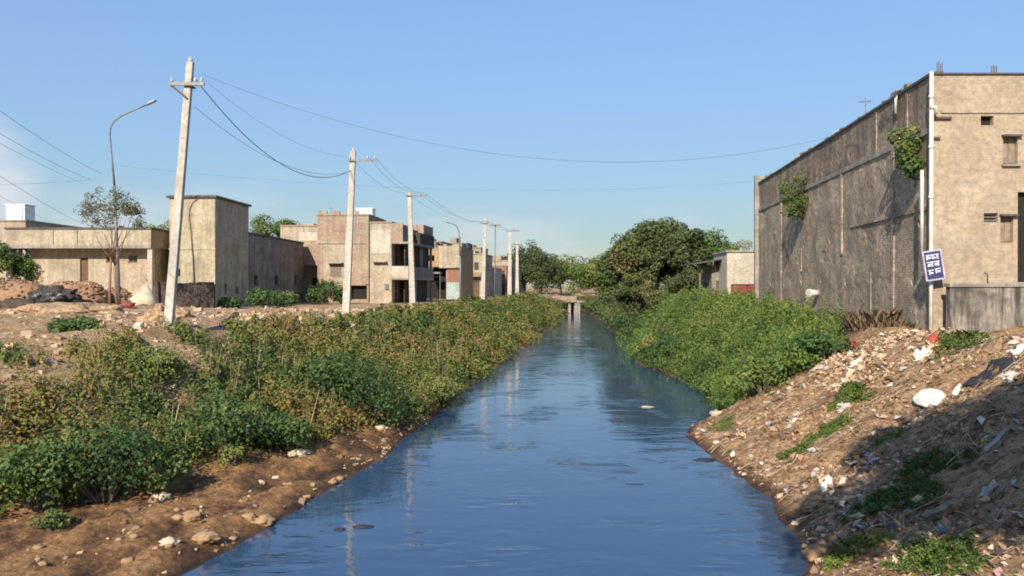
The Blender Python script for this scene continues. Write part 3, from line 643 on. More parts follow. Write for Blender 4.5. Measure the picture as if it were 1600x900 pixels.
# antennas on the roof
def antenna(X, Y, z, h, label):
    a = thing('roof_antenna', label, 'antenna', (X, Y, z), None)
    MB().tube([(X, Y, z), (X + .03, Y, z + h)], .02, 6).build('mast', M['steel'], a)
    MB().tube([(X - .25, Y, z + h * .9), (X + .3, Y, z + h * .92)], .012, 5).build('crossbar', M['steel'], a)
    for k in range(4): MB().tube([(X - .2 + k * .14, Y - .2, z + h * .905), (X - .2 + k * .14, Y + .2, z + h * .905)], .008, 4).build('element', M['steel'], a)
antenna(pX(1351, 33), 33, zt - .72, 1.9, 'thin antenna mast on the roof of the grey-walled building')
antenna(pX(1400, 29.5), 29.5, zt - .72, 1.2, 'short antenna near the roof corner of the cream building')
def box_tank(X0, X1, Y0, Y1, z0, z1, label):
    a = thing('water_tank', label, 'water tank', ((X0+X1)/2, (Y0+Y1)/2, z0))
    bm_ = MB().box(X0, X1, Y0, Y1, z0 + .12, z1).build('tank', M['tankwhite'], a); md = bm_.modifiers.new('b', 'BEVEL'); md.width = .08; md.segments = 2
    MB().box(X0 - .05, X1 + .05, Y0 - .05, Y1 + .05, z1 - .001, z1 + .06).build('lid', M['tankwhite'], a)
    for sx_ in (X0 + .1, X1 - .1):
        for sy_ in (Y0 + .1, Y1 - .1): MB().box(sx_ - .08, sx_ + .08, sy_ - .08, sy_ + .08, z0, z0 + .121).build('foot', M['concrete'], a)
    MB().tube([(X1 - .2, Y0 - .03, z1 - .2), (X1 - .2, Y0 - .06, z0 + .1), (X1 - .2, Y0 + .1, z0 + .02)], .025, 6).build('pipe', M['pvc'], a)
box_tank(14.75, 15.35, 36, 36.8, zt - .7, zt + .42, 'white box tank behind the parapet of the long grey wall')
box_tank(15.4, 16.0, 43, 43.8, zt - .7, zt + .38, 'small white tank further along the grey-walled roof')
# boundary wall
bwz = pZ(443, 24.3)
bw = thing('boundary_wall', 'low black-stained concrete boundary wall in front of the cream building', 'wall', (cor.x + 4, 24.3, GW))
mb = MB().box(cor.x + .12, cor.x + 13, 24.2, 24.45, 2.2, bwz - .1); mb.build('wall', M['boundary'], bw)
MB().box(cor.x + .08, cor.x + 13, 24.15, 24.5, bwz - .1, bwz).build('coping', M['concrete'], bw)
hk = MB().tube([(pX(1543, 24.3), 24.3, bwz - .02), (pX(1543, 24.3), 24.3, bwz + .22), (pX(1541, 24.3), 24.28, bwz + .3), (pX(1537, 24.3), 24.27, bwz + .32)], .022, 6).build('hooked_bar', M['rust'], bw)
# sign
sY = 24.62; sc_ = Vector(px(1458.5, 414.5, sY)); ang = R(-9)
sg = thing('notice_board', 'small tilted blue notice board with white lettering on the corner pipe', 'sign', tuple(sc_))
su = Vector((math.cos(ang), 0, -math.sin(ang) * -1)); sv = Vector((-math.sin(ang) * 1, 0, math.cos(ang))); su = Vector((math.cos(-ang), 0, math.sin(-ang))); sv = Vector((-su.z, 0, su.x))
sn = Vector((0, -1, 0)); hw, hh = .275, .44
MB().obox(sc_, su * hw, sn * .012, sv * hh).build('board', M['signblue'], sg)
brd = MB()
for s in (-1, 1):
    brd.obox(sc_ + su * s * (hw + .001) + sn * .004, su * .022, sn * .018, sv * (hh + .02)); brd.obox(sc_ + sv * s * (hh + .001) + sn * .004, su * (hw - .022), sn * .0175, sv * .022)
brd.build('border', M['signgrey'], sg)
MB().obox(sc_ + Vector((0, .1, 0)), (.05, 0, 0), (0, .09, 0), (0, 0, .04)).build('bracket', M['rust'], sg)
def glyph_row(cy, specs):
    g = MB()
    for (a0, a1, b0, b1, dz) in specs: g.obox(sc_ + su * (a0 + a1) / 2 + sv * (cy + (b0 + b1) / 2) + sn * .014, su * ((a1 - a0) / 2), sn * .003, sv * ((b1 - b0) / 2) + su * dz)
    g.build('lettering', M['signwhite'], sg)
glyph_row(.25, [(-.2, .2, .055, .085, 0), (-.19, -.13, -.06, .054, .01), (-.12, -.05, -.04, .02, 0), (-.02, .03, -.06, .054, 0), (.03, .10, -.05, .0, .01), (.13, .18, -.07, .054, 0)])
glyph_row(.03, [(-.2, .2, .06, .09, 0), (-.18, -.07, -.05, .03, .01), (-.055, -.02, -.07, .059, 0), (.03, .12, -.04, .03, 0), (.13, .165, -.07, .059, 0)])
glyph_row(-.20, [(-.2, -.02, .045, .075, 0), (-.17, -.13, -.07, .044, .01), (-.12, -.04, -.05, .0, 0), (.02, .2, .065, .095, 0), (.03, .07, -.05, .064, 0), (.09, .18, -.03, .03, .01)])

# plants rooted in the wall
def wallplant(x, y, Yv, r, n, label):
    c = along(Yv - 25, pZ(y, Yv) - cor.z, 0)
    a = thing('wall_plant', label, 'plant', tuple(c))
    mb = MB(); L = Leaves()
    for k in range(14):
        tip = c - ur * random.uniform(.2, .85) * r + dr_ * random.uniform(-.8, .8) * r + Vector((0, 0, random.uniform(-1.0, 1.1) * r))
        mb.tube([c + ur * .05, c.lerp(tip, .5) - ur * .1, tip], [.03, .02, .008], 5)
        L.add(dome_leaves(tip, r * .4, n // 14, .13, .5 + random.uniform(-.2, .2), .18, True, .9))
    mb.build('stem', M['bark'], a); L.build('foliage', M['leaf_tree'], a)
wallplant(1432, 238, 26.1, .72, 1700, 'leafy fig plant growing from the grey wall beside the corner pipe')
wallplant(1237, 308, 40.6, .95, 1500, 'trailing leafy plant growing from the far end of the grey wall')

# ---------------------------------------------------------------- small buildings beyond on the right bank
a1, o1, u1, d1 = house('shed', 'cream plastered shed with a maroon metal gate beside the grey wall', (pX(1136, 56), 56), 4.2, 5, 2.8, pZ(394, 56), 4, 'white', front=[(.25, 2.6, .15, pZ(444, 56) - 2.8, 'gap', .3)], right=[(1, 1.8, 1.9, 2.7, 'window', .15)], coping=.1, copmat='concrete', cat='shed')
for k in range(2):
    g = part_box(a1, 'gate_leaf', 'redgate', o1, u1, d1, (.27 + k * 1.17, 1.40 + k * 1.17), (.08, .13), (.16, pZ(444, 56) - 2.83))
    for q in range(4): part_box(g, 'rib', 'redgate', o1, u1, d1, (.4 + k * 1.17 + q * .27, .46 + k * 1.17 + q * .27), (.05, .079), (.2, pZ(446, 56) - 2.85))
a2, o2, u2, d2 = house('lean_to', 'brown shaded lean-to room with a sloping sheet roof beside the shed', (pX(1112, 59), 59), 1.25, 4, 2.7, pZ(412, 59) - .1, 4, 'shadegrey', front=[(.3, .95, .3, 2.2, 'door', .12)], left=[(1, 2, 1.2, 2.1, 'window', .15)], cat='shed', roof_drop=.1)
zr = pZ(410, 59)
MB().obox(Vector((pX(1110, 58.5), 60.4, zr + .08)), (1.35, 0, .24), (0, 2.6, 0), (-.006, 0, .03)).build('roof_sheet', M['coping'], a2)
part_box(a2, 'post', 'timber', o2, u2, d2, (-.95, -.85), (-.3, -.2), (0.0, zr - 2.7 - .22))

# ================================================================ LEFT: the row of houses along the dirt road
G0 = 2.95
# far-left house and tank
h1, o1, u1, d1 = house('plastered_house', 'cream house with a white roof tank beyond the brick heaps', (-48.5, 62), pX(40, 62) + 48.5, 8, G0, pZ(346, 62), 0, 'cream', front=[(5.0, 6.0, 1.0, 2.2, 'window', .15), (8.6, 9.6, 1.0, 2.2, 'window', .15), (9.9, 10.8, 3.6, 4.5, 'window', .15)], coping=.08, copmat='concrete')
box_tank(pX(9, 63), pX(39, 63), 63, 64.4, pZ(346, 62) - .5, pZ(320, 63), 'white square water tank on the roof of the cream house')
# long low workshop
Yw = 55; X0 = pX(50, Yw); X1 = pX(241, Yw)
h2, o2, u2, d2 = house('workshop', 'long flat-roofed cream workshop with a deep overhanging parapet', (X0, Yw), X1 - X0, 8, G0, pZ(388, Yw), 0, 'cream',
    front=[(pX(166, Yw) - X0, pX(180, Yw) - X0, pZ(411, Yw) - G0, pZ(399, Yw) - G0, 'window', .15), (pX(201, Yw) - X0, pX(215, Yw) - X0, pZ(411, Yw) - G0, pZ(399, Yw) - G0, 'window', .15), (pX(125, Yw) - X0, pX(138, Yw) - X0, 0.02, pZ(403, Yw) - G0, 'door', .15)], cat='workshop', roof_drop=.01)
part_box(h2, 'canopy', 'cream', o2, u2, d2, (pX(22, Yw) - X0, X1 - X0 + .2), (-.95, 8), (pZ(388, Yw) - G0 + .004, pZ(360, Yw) - G0))
part_box(h2, 'canopy_edge', 'coping', o2, u2, d2, (pX(22, Yw) - X0 - .05, X1 - X0 + .25), (-1.0, 8.05), (pZ(360, Yw) - G0 + .001, pZ(357, Yw) - G0))
part_box(h2, 'slab_edge', 'concrete', o2, u2, d2, (pX(22, Yw) - X0 - .04, X1 - X0 + .24), (-1.02, -.951), (pZ(389, Yw) - G0, pZ(384, Yw) - G0))
for xx in (22, 240): part_box(h2, 'pillar', 'white', o2, u2, d2, (pX(xx, Yw) - X0 - .02, pX(xx, Yw) - X0 + .3), (-.9, -.6), (0, pZ(388, Yw) - G0))
for xx in (95, 132, 185): part_box(h2, 'panel_joint', 'coping', o2, u2, d2, (pX(xx, Yw) - X0, pX(xx, Yw) - X0 + .06), (-.962, -.951), (pZ(384, Yw) - G0, pZ(361, Yw) - G0))
# gap wall between workshop and tower
h2b, *_ = house('low_house', 'plain cream one-storey house squeezed between the workshop and the tower', (pX(247, 54), 56.2), 2.6, 6, G0, pZ(352, 56), 0, 'cream', front=[(.2, .55, 1.8, 3.6, 'gap', .25)])
# stair tower
Yt = 52; XA = pX(265, Yt); XB = pX(337, Yt); zt3 = pZ(309, Yt)
h3, o3, u3, d3 = house('tower_house', 'tall narrow cream tower house with a dark flat roof edge behind the leaning pole', (XA, Yt), XB - XA, 6.0, G0, zt3, 2, 'towerwall',
    right=[(1.6, 2.0, 1.0, 1.7, 'gap', .2), (3.6, 4.1, 1.0, 1.5, 'gap', .2)], coping=.16)
part_box(h3, 'string_course', 'towerwall', o3, u3, d3, (-.03, XB - XA + .03), (-.035, .1), (3.9, 4.0))
# shaded house behind the tower
o4 = o3 + d3 * 6.15
def yR(x): return 19.0 * F / (800 - x)
zt4 = 8.25
wins = []
for x, w in ((398, .95), (427, .95), (455, .95)):
    s = (yR(x) - o4.y) - .35; wins.append((s, s + w, pZ(446, yR(x)) - G0, pZ(430, yR(x)) - G0, 'window', .22))
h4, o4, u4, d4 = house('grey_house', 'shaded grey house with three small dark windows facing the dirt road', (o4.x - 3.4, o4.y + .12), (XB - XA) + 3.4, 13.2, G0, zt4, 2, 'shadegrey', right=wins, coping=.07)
part_box(h4, 'ledge', 'concrete', o4, u4, d4, ((XB - XA) + 3.4 - .05, (XB - XA) + 3.5), (.1, 13.1), (1.05, 1.17))
for (s, e) in ((-.3, .0),): pass
# dark compound wall in front of the tower
cw = thing('compound_wall', 'low blackened compound wall in front of the tower house', 'wall', (pX(290, 49), 49, G0))
mb = MB(); x = pX(241, 49); xe = pX(334, 49)
zz = pZ(442, 49)
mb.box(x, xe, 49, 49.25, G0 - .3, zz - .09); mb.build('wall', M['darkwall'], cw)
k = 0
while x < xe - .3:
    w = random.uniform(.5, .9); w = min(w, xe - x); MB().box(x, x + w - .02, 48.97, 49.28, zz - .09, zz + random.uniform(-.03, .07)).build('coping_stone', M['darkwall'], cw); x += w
# brick house
Yb = 70; XA = pX(496, Yb); XB = pX(577, Yb)
h6, o6, u6, d6 = house('brick_house', 'two-storey brick house with cream lower wall and rooftop tank', (XA, Yb), XB - XA, 7, G0, pZ(337, Yb), 3, 'brick',
    front=[(pX(548, Yb) - XA, pX(574, Yb) - XA, .4, pZ(446, Yb) - G0, 'gap', .5), (.3, 1.5, pZ(450, Yb) - G0, pZ(436, Yb) - G0, 'gap', .3)], coping=.06, copmat='brick')
part_box(h6, 'plaster_coat', 'cream', o6, u6, d6, (.55, pX(548, Yb) - XA - .02), (-.025, -.002), (1.9, pZ(382, Yb) - G0))
part_box(h6, 'pilaster', 'brick', o6, u6, d6, (XB - XA - .32, XB - XA + .02), (-.09, -.002), (pZ(444, Yb) - G0, pZ(338, Yb) - G0))
part_box(h6, 'string_course', 'concrete', o6, u6, d6, (-.05, XB - XA - .33), (-.06, -.002), (pZ(381, Yb) - G0, pZ(378, Yb) - G0))
box_tank(pX(556, 72), pX(582, 72), 72, 73.6, pZ(337, Yb) - .5, pZ(326, 72), 'white square water tank on the brick house roof')
antenna(pX(517, 71), 71, pZ(337, Yb) - .52, 1.4, 'spindly antenna on the brick house roof')
# porch house on its left
Yp = 72; XA = pX(465, Yp); XB = pX(494, Yp)
h5, o5, u5, d5 = house('porch_house', 'pink-cream house with an upper storey overhanging a dark porch', (XA - 2, Yp + 1.6), XB - XA + 2, 6, G0, pZ(352, Yp), 3, 'cream', front=[(2.9, 3.6, 0.05, 2.3, 'gap', .6)], coping=.06, copmat='brick')
part_box(h5, 'balcony', 'brick', o5, u5, d5, (1.9, 2 + pX(507, Yp) - XA), (-1.6, -.004), (pZ(411, Yp) - G0, pZ(376, Yp) - G0))
part_box(h5, 'balcony_slab', 'concrete', o5, u5, d5, (1.8, 2.1 + pX(507, Yp) - XA), (-1.75, -.006), (pZ(415, Yp) - G0, pZ(411, Yp) - G0 - .002))
part_box(h5, 'parapet', 'white', o5, u5, d5, (2.0, 2 + pX(497, Yp) - XA), (-.9, -.7), (pZ(376, Yp) - G0 + .002, pZ(362, Yp) - G0))
part_box(h5, 'pillar', 'white', o5, u5, d5, (2.05, 2.3), (-1.5, -1.25), (0, pZ(415, Yp) - G0 - .002))
# balcony house
Yc = 67; XA = pX(578, Yc); XB = pX(613, Yc)
h7, o7, u7, d7 = house('balcony_house', 'cream house with dark shaded balconies over the dirt road', (XA, Yc), XB - XA, 9, G0, pZ(349, Yc), 8, 'cream',
    right=[(1.0, 2.0, .05, 2.2, 'door', .2), (3.2, 4.4, .9, 2.2, 'window', .2), (1.2, 2.2, 3.3, 5.2, 'door', .2), (4.0, 5.4, 3.8, 5.0, 'window', .2), (6.5, 7.6, 3.8, 5.0, 'window', .2)], coping=.05, copmat='brick')
WW = XB - XA
part_box(h7, 'white_patch', 'white', o7, u7, d7, (.08, WW - .08), (-.02, -.002), (pZ(396, Yc) - G0, pZ(359, Yc) - G0))
part_box(h7, 'balcony_slab', 'concrete', o7, u7, d7, (WW + .002, WW + 1.45), (-.05, 9), (pZ(437, Yc) - G0, pZ(434, Yc) - G0))
part_box(h7, 'balcony_parapet', 'white', o7, u7, d7, (WW + .003, WW + 1.42), (-.02, .1), (pZ(434, Yc) - G0 + .002, pZ(416, Yc) - G0))
part_box(h7, 'balcony_parapet', 'shadegrey', o7, u7, d7, (WW + 1.3, WW + 1.42), (.102, 8.9), (pZ(434, Yc) - G0 + .002, pZ(416, Yc) - G0))  # side run in shade grey, shade put into the colour; lit front stays white
part_box(h7, 'balcony_slab', 'concrete', o7, u7, d7, (WW + .002, WW + 1.5), (-.05, 9), (pZ(381, Yc) - G0, pZ(378, Yc) - G0))
part_box(h7, 'roof_parapet', 'brick', o7, u7, d7, (WW + .003, WW + .95), (-.02, .12), (pZ(378, Yc) - G0 + .002, pZ(349, Yc) - G0))
part_box(h7, 'roof_parapet', 'shadegrey', o7, u7, d7, (WW + .85, WW + .95), (.122, 5), (pZ(378, Yc) - G0 + .002, pZ(355, Yc) - G0))  # shade of the side run painted in grey beside the brick front
part_box(h7, 'stair_room', 'brick', o7, u7, d7, (WW - 1.0, WW + 1.4), (5.2, 8.8), (pZ(378, Yc) - G0 + .002, pZ(352, Yc) - G0 + .4))
part_box(h7, 'balcony_shade_panel', 'darkwall', o7, u7, d7, (WW + .9, WW + .98), (.6, 8.8), (pZ(416, Yc) - G0, pZ(381, Yc) - G0))  # dark panel added to paint the shade inside the balcony
part_box(h7, 'shop_shade_panel', 'darkwall', o7, u7, d7, (WW + .7, WW + .78), (1.2, 8.8), (0, pZ(437, Yc) - G0))  # dark panel painting the shade under the balcony slab
part_box(h7, 'roof_shade_box', 'darkwall', o7, u7, d7, (WW + .99, WW + 1.5), (3.5, 8.9), (pZ(378, Yc) - G0 + .004, pZ(360, Yc) - G0))  # dark box added over the stair room side as painted shade
for s in (1.5, 5.0, 8.6): part_box(h7, 'post', 'concrete', o7, u7, d7, (WW + 1.1, WW + 1.3), (s, s + .2), (pZ(416, Yc) - G0, pZ(381, Yc) - G0))
for s in (3.0, 8.6): part_box(h7, 'post', 'concrete', o7, u7, d7, (WW + 1.1, WW + 1.3), (s, s + .2), (0, pZ(437, Yc) - G0))
# orange house
Yo = 88; XA = pX(655, Yo); XB = pX(722, Yo)
h8, o8, u8, d8 = house('orange_house', 'house with an orange upper storey above a dark recessed shop', (XA, Yo), XB - XA, 7, G0, pZ(389, Yo), 8, 'orange',
    front=[(.15, pX(698, Yo) - XA, .05, pZ(417, Yo) - G0, 'gap', 1.6), (.9, 1.7, pZ(408, Yo) - G0, pZ(399, Yo) - G0, 'window', .2)], coping=.06, copmat='concrete')
part_box(h8, 'cream_bay', 'cream', o8, u8, d8, (pX(688, Yo) - XA, pX(722, Yo) - XA + .05), (-.4, -.003), (pZ(419, Yo) - G0, pZ(385, Yo) - G0))
part_box(h8, 'brick_panel', 'brickred', o8, u8, d8, (pX(700, Yo) - XA, pX(721, Yo) - XA), (-.12, -.003), (pZ(441, Yo) - G0, pZ(419, Yo) - G0 - .003))
part_box(h8, 'mint_wall', 'mint', o8, u8, d8, (pX(699, Yo) - XA, pX(722, Yo) - XA), (-.2, -.003), (0.0, pZ(441, Yo) - G0 - .003))
part_box(h8, 'awning', 'tarpgrey', o8, u8, d8, (pX(672, Yo) - XA, pX(692, Yo) - XA), (-1.1, -.01), (pZ(428, Yo) - G0, pZ(426, Yo) - G0 + .05))
part_box(h8, 'post', 'steel', o8, u8, d8, (pX(692, Yo) - XA - .06, pX(692, Yo) - XA), (-1.0, -.93), (0, pZ(428, Yo) - G0))
# small fittings that break up the plain walls
part_box(h6, 'window_shade', 'concrete', o6, u6, d6, (1.0, 2.3), (-.5, -.003), (pZ(412, Yb) - G0, pZ(412, Yb) - G0 + .08))
part_box(h6, 'shutter', 'timber', o6, u6, d6, (1.15, 2.1), (-.06, -.026), (pZ(432, Yb) - G0, pZ(413, Yb) - G0))
part_box(h6, 'drain_pipe', 'rust', o6, u6, d6, (XB - XA - .5 + 99 - 99, XB - XA - .42), (-.12, -.03), (.2, 4.0)) if False else None
for k_ in range(3):
    a_ = (.1, 1.3, 3.1)[k_]; part_box(h6, 'loose_course', 'brick', o6, u6, d6, (a_, a_ + random.uniform(.5, 1.0)), (-.02, .22), (pZ(337, 70) - G0 + .14, pZ(337, 70) - G0 + .14 + random.choice((.09, .18, .28))))
for k_ in range(5):
    a_ = .2 + k_ * .62; part_box(h8, 'parapet_block', 'orange', o8, u8, d8, (a_, a_ + .4), (.0, .2), (pZ(389, 88) - G0 + .141, pZ(389, 88) - G0 + random.uniform(.3, .55)))
part_box(h8, 'shop_board', 'tarpgrey', o8, u8, d8, (.4, 1.6), (-.08, -.003), (pZ(424, 88) - G0, pZ(418, 88) - G0))
part_box(h7, 'window_shade', 'concrete', o7, u7, d7, (.3, 1.5), (-.4, -.003), (pZ(410, Yc) - G0, pZ(410, Yc) - G0 + .07))
part_box(h7, 'meter_box', 'steel', o7, u7, d7, (1.3, 1.6), (-.16, -.003), (1.3, 1.75))
part_box(h3, 'meter_box', 'steel', o3, u3, d3, (.4, .65), (-.16, -.003), (2.3, 2.7))
part_box(h2, 'roof_tank_stand', 'concrete', o2, u2, d2, (4.2, 5.0), (2, 2.8), (pZ(357, 55) - G0 + .003, pZ(357, 55) - G0 + .35))
# more houses further along
Yd = 104; XA = pX(722, Yd); XB = pX(754, Yd)
h9, o9, u9, d9 = house('cream_house', 'cream three-storey house with a round black tank on its roof', (XA, Yd), XB - XA, 8, G0, pZ(398, Yd), 8, 'cream',
    front=[(.4, 1.1, 3.6, 4.6, 'window', .2), (1.6, 2.2, 3.6, 4.6, 'window', .2), (.4, 1.1, 1.2, 2.3, 'window', .2), (1.5, 2.3, .05, 2.2, 'door', .2)], right=[(1, 2, 3.6, 4.6, 'window', .2), (4, 5, 3.6, 4.6, 'window', .2)], coping=.08, copmat='concrete')
part_box(h9, 'roof_room', 'white', o9, u9, d9, (.1, 1.5), (1.0, 4), (pZ(398, Yd) - G0 - .5, pZ(391, Yd) - G0))
part_box(h9, 'balcony', 'orange', o9, u9, d9, (.0, 2.6), (-.8, -.003), (2.75, 3.3))
def round_tank(X, Y, z, r, h, label):
    a = thing('water_tank', label, 'water tank', (X, Y, z))
    prof = [(r*.96, 0), (r, .05), (r, h*.22), (r*.97, h*.25), (r, h*.28), (r, h*.5), (r*.97, h*.53), (r, h*.56), (r, h*.78), (r*.82, h*.9), (r*.4, h*.97)]
    MB().tube([(X, Y, z + p[1]) for p in prof], [p[0] for p in prof], 16).build('tank', M['tankblack'], a, True)
    MB().tube([(X, Y, z + h*.95), (X, Y, z + h*1.04)], r * .35, 12).build('lid', M['tankblack'], a, True)
    MB().tube([(X + r, Y, z + .2), (X + r + .15, Y, z + .2), (X + r + .17, Y, z - .3)], .03, 6).build('pipe', M['pvc'], a)
round_tank(pX(731, 106), 106.6, pZ(391, Yd), .62, 1.05, 'round black water tank on the cream three-storey house')
round_tank(pX(648, 73), 73.5, pZ(378, 67) + .9, .5, .95, 'round black tank on the dark roof box of the balcony house')
round_tank(pX(683, 90), 91, pZ(389, 88) - .5, .55, 1.3, 'round black tank on the orange house roof')
round_tank(pX(604, 95), 95, pZ(366, 92) - .5, .5, 1.2, 'round black tank behind the brick house roof')
Ye = 112; XA = pX(752, Ye)
h10, o10, u10, d10 = house('grey_block', 'narrow pale house set back between the cream and red brick houses', (XA, Ye), pX(772, Ye) - XA, 7, G0, pZ(420, Ye), 8, 'white', front=[(.3, .8, 1.0, 2.0, 'window', .2), (1.0, 1.5, 1.0, 2.0, 'window', .2)], right=[(1, 2, 1.0, 2.0, 'window', .2)], coping=.06, copmat='concrete')
Yf = 120; XA = pX(768, Yf)
h11, o11, u11, d11 = house('red_brick_house', 'small red brick house at the far end of the row', (XA, Yf), pX(792, Yf) - XA, 8, G0, pZ(416, Yf), 8, 'brickred', front=[(.3, 1.0, 2.9, 3.8, 'window', .2), (1.3, 2.0, 2.9, 3.8, 'window', .2), (.3, 1.0, .8, 1.9, 'window', .2), (1.3, 2.0, .05, 2.0, 'door', .2)], coping=.06, copmat='concrete')

# pale houses crowding behind the road front
for (x0, x1, ytop, Y, mat, lab, kind) in ((655, 690, 379, 97, 'white', 'white plastered house rising behind the orange upper storey', 0), (700, 722, 381, 116, 'cream', 'tall cream house peeping over the orange house', 1), (724, 752, 388, 120, 'brick', 'pale brick house rising behind the round black roof tank', 0), (764, 800, 408, 134, 'cream', 'cream house behind the farthest poles and the red brick house', 1), (790, 815, 424, 142, 'white', 'little white house beside the dark trees', 0), (596, 640, 366, 92, 'cream', 'cream house rising behind the brick house', 1), (470, 500, 356, 90, 'white', 'pale house behind the porch house roof', 0)):
    XA = pX(x0, Y); ww_ = pX(x1, Y) - XA; hz = pZ(ytop, Y) - G0
    fr = [(ww_ * .15, ww_ * .4, hz - 1.9, hz - .9, 'window', .2), (ww_ * .6, ww_ * .85, hz - 1.9, hz - .9, 'window', .2)]
    hq, oq, uq, dq = house('pale_house', lab, (XA, Y), ww_, 6, G0, pZ(ytop, Y), 8, mat, front=fr, right=[(1, 2, hz - 1.9, hz - .9, 'window', .2)], coping=.08, copmat='concrete')
    part_box(hq, 'roof_room', 'brick' if kind else 'cream', oq, uq, dq, (ww_ * .1, ww_ * .5), (1, 3.5), (hz - .5, hz + (.9 if kind else .55)))
    part_box(hq, 'window_shade', 'concrete', oq, uq, dq, (ww_ * .1, ww_ * .9), (-.4, -.003), (hz - .85, hz - .78))
# ---------------------------------------------------------------- heaps in front of the workshop
def lump(name, mat, c, r, seed, parent=None, rough=.25, sub=3, flatten=True, sharp=1.6):
    bm = bmesh.new(); bmesh.ops.create_icosphere(bm, subdivisions=sub, radius=1.0)
    for v in bm.verts:
        p = v.co.copy(); k = 1 + rough * noise.noise(p * sharp + Vector((seed * 3.7, seed, 0))) + rough * .5 * noise.noise(p * sharp * 2.6 + Vector((seed, 0, 9)))
        v.co = Vector((p.x * r[0], p.y * r[1], p.z * r[2])) * k
        v.co += Vector(c)
    me = bpy.data.meshes.new(name); bm.to_mesh(me); bm.free()
    return link(name, me, mat, parent, True)

def brick_heap(label, cx, cy, rx, ry, h, seed, n=150):
    z = land(cx, cy, False)
    t = thing('brick_heap', label, 'brick heap', (cx, cy, z))
    def hh(x, y): return h * .97 * math.sqrt(max(0, 1 - ((x - cx) / rx) ** 2 - ((y - cy) / ry) ** 2))
    lump('core', M['brickheap'], (cx, cy, z), (rx, ry, h * .95), seed, t, .12, 3)
    mb = MB(); r_ = random.Random(seed)
    for k in range(n):
        x = cx + r_.uniform(-rx, rx); y = cy + r_.uniform(-ry, ry * .4); zz = z + hh(x, y)
        if zz < z + .02: zz = land(x, y, False) + .04
        a = r_.uniform(0, 3.14); b = r_.uniform(-.4, .4)
        uu = Vector((math.cos(a), math.sin(a), b * .6)).normalized(); w = Vector((0, 0, 1)) - uu * uu.z; vv = w.cross(uu)
        mb.obox((x, y, zz), uu * .12, vv * .06, w * .042)
    o = mb.build('loose_bricks', M['brickheap'], t); o['kind'] = 'stuff'
brick_heap('broad heap of tan bricks below the cream house with the roof tank', pX(18, 45), 45, 2.5, 1.3, 1.5, 3)
brick_heap('tall squared stack of tan bricks beside the black tarpaulin', pX(136, 46), 46, 1.2, .9, 1.35, 5, 180)
brick_heap('rounded heap of orange bricks between the two tree stems', pX(175, 47), 47.5, 1.0, .8, 1.15, 8, 130)
brick_heap('low spread of bricks behind the black tarpaulin', pX(105, 49.5), 49.5, 2.2, .8, 1.7, 11, 110)
# tarpaulin-covered heap
c = px(86, 452, 44); zc = land(c[0], c[1], False)
t = thing('tarpaulin_heap', 'sagging black tarpaulin thrown over junk beside the brick stack', 'tarpaulin', (c[0], c[1], zc))
lump('cover', M['tarpblack'], (c[0], c[1], zc + .22), (1.2, .7, .6), 21, t, .6, 4, sharp=3.6)
for k, (dx, dz, r) in enumerate(((-.6, .42, .12), (.1, .5, .10), (.65, .45, .12), (.3, .25, .14))): lump('folded_sheet', M['tarpgrey'], (c[0] + dx, c[1] - .62, zc + dz), (r * 1.2, .2, r * .8), 30 + k, t, .9, 3, sharp=3.5)
c = px(222, 447, 44); zc = land(c[0], c[1], False)
t = thing('tarpaulin_tent', 'pointed cream tarpaulin tent beside the dark compound wall', 'tent', (c[0], c[1], zc))
ap = Vector((c[0] + .25, c[1], zc + 1.35)); mb = MB(); ring = [Vector((c[0] + 1.0 * math.cos(q * .698 + .2), c[1] + .8 * math.sin(q * .698 + .2), zc - .05 + .12 * (q % 2))) for q in range(9)]
midr = [ap.lerp(p, .5) + Vector((0, 0, -.14)) + (p - ap) * (.04 * (-1) ** q) for q, p in enumerate(ring)]
mb.add([ap] + midr + ring, [(0, 1 + q, 1 + (q + 1) % 9) for q in range(9)] + [(1 + q, 10 + q, 10 + (q + 1) % 9, 1 + (q + 1) % 9) for q in range(9)])
sheet = mb.build('cover', M['tarpcream'], t, True); sheet.modifiers.new('s', 'SOLIDIFY').thickness = .02
MB().tube([(ap.x, ap.y, zc - .1), (ap.x, ap.y, zc + 1.42)], .03, 6).build('pole', M['timber'], t)
c = px(200, 466, 41); zc = land(c[0], c[1], False)
tag(lump('cloth_bundle', M['redgate'], (c[0], c[1], zc + .08), (.32, .22, .24), 41, None, .8, 3, sharp=2.4), 'dark red cloth bundle at the foot of the right tree stem', 'bundle')
for k, (x, y, Y, r, lab) in enumerate(((248, 478, 31, (.62, .6, .55), 'rounded tan soil heap directly behind the leaning pole'), (283, 483, 32.5, (.4, .4, .36), 'small dark soil heap to the right of the leaning pole'), (95, 480, 38, (2.6, 1.1, .45), 'long low soil heap in front of the black tarpaulin'), (20, 478, 40, (1.3, .7, .5), 'dark rubble heap in front of the broad brick heap'))):
    X = pX(x, Y); tag(lump('soil_heap', M['soil' if k != 3 else 'darkwall'], (X, Y, land(X, Y, False) - .08), r, 50 + k, None, .5, 4, sharp=2.6), lab, 'soil heap')

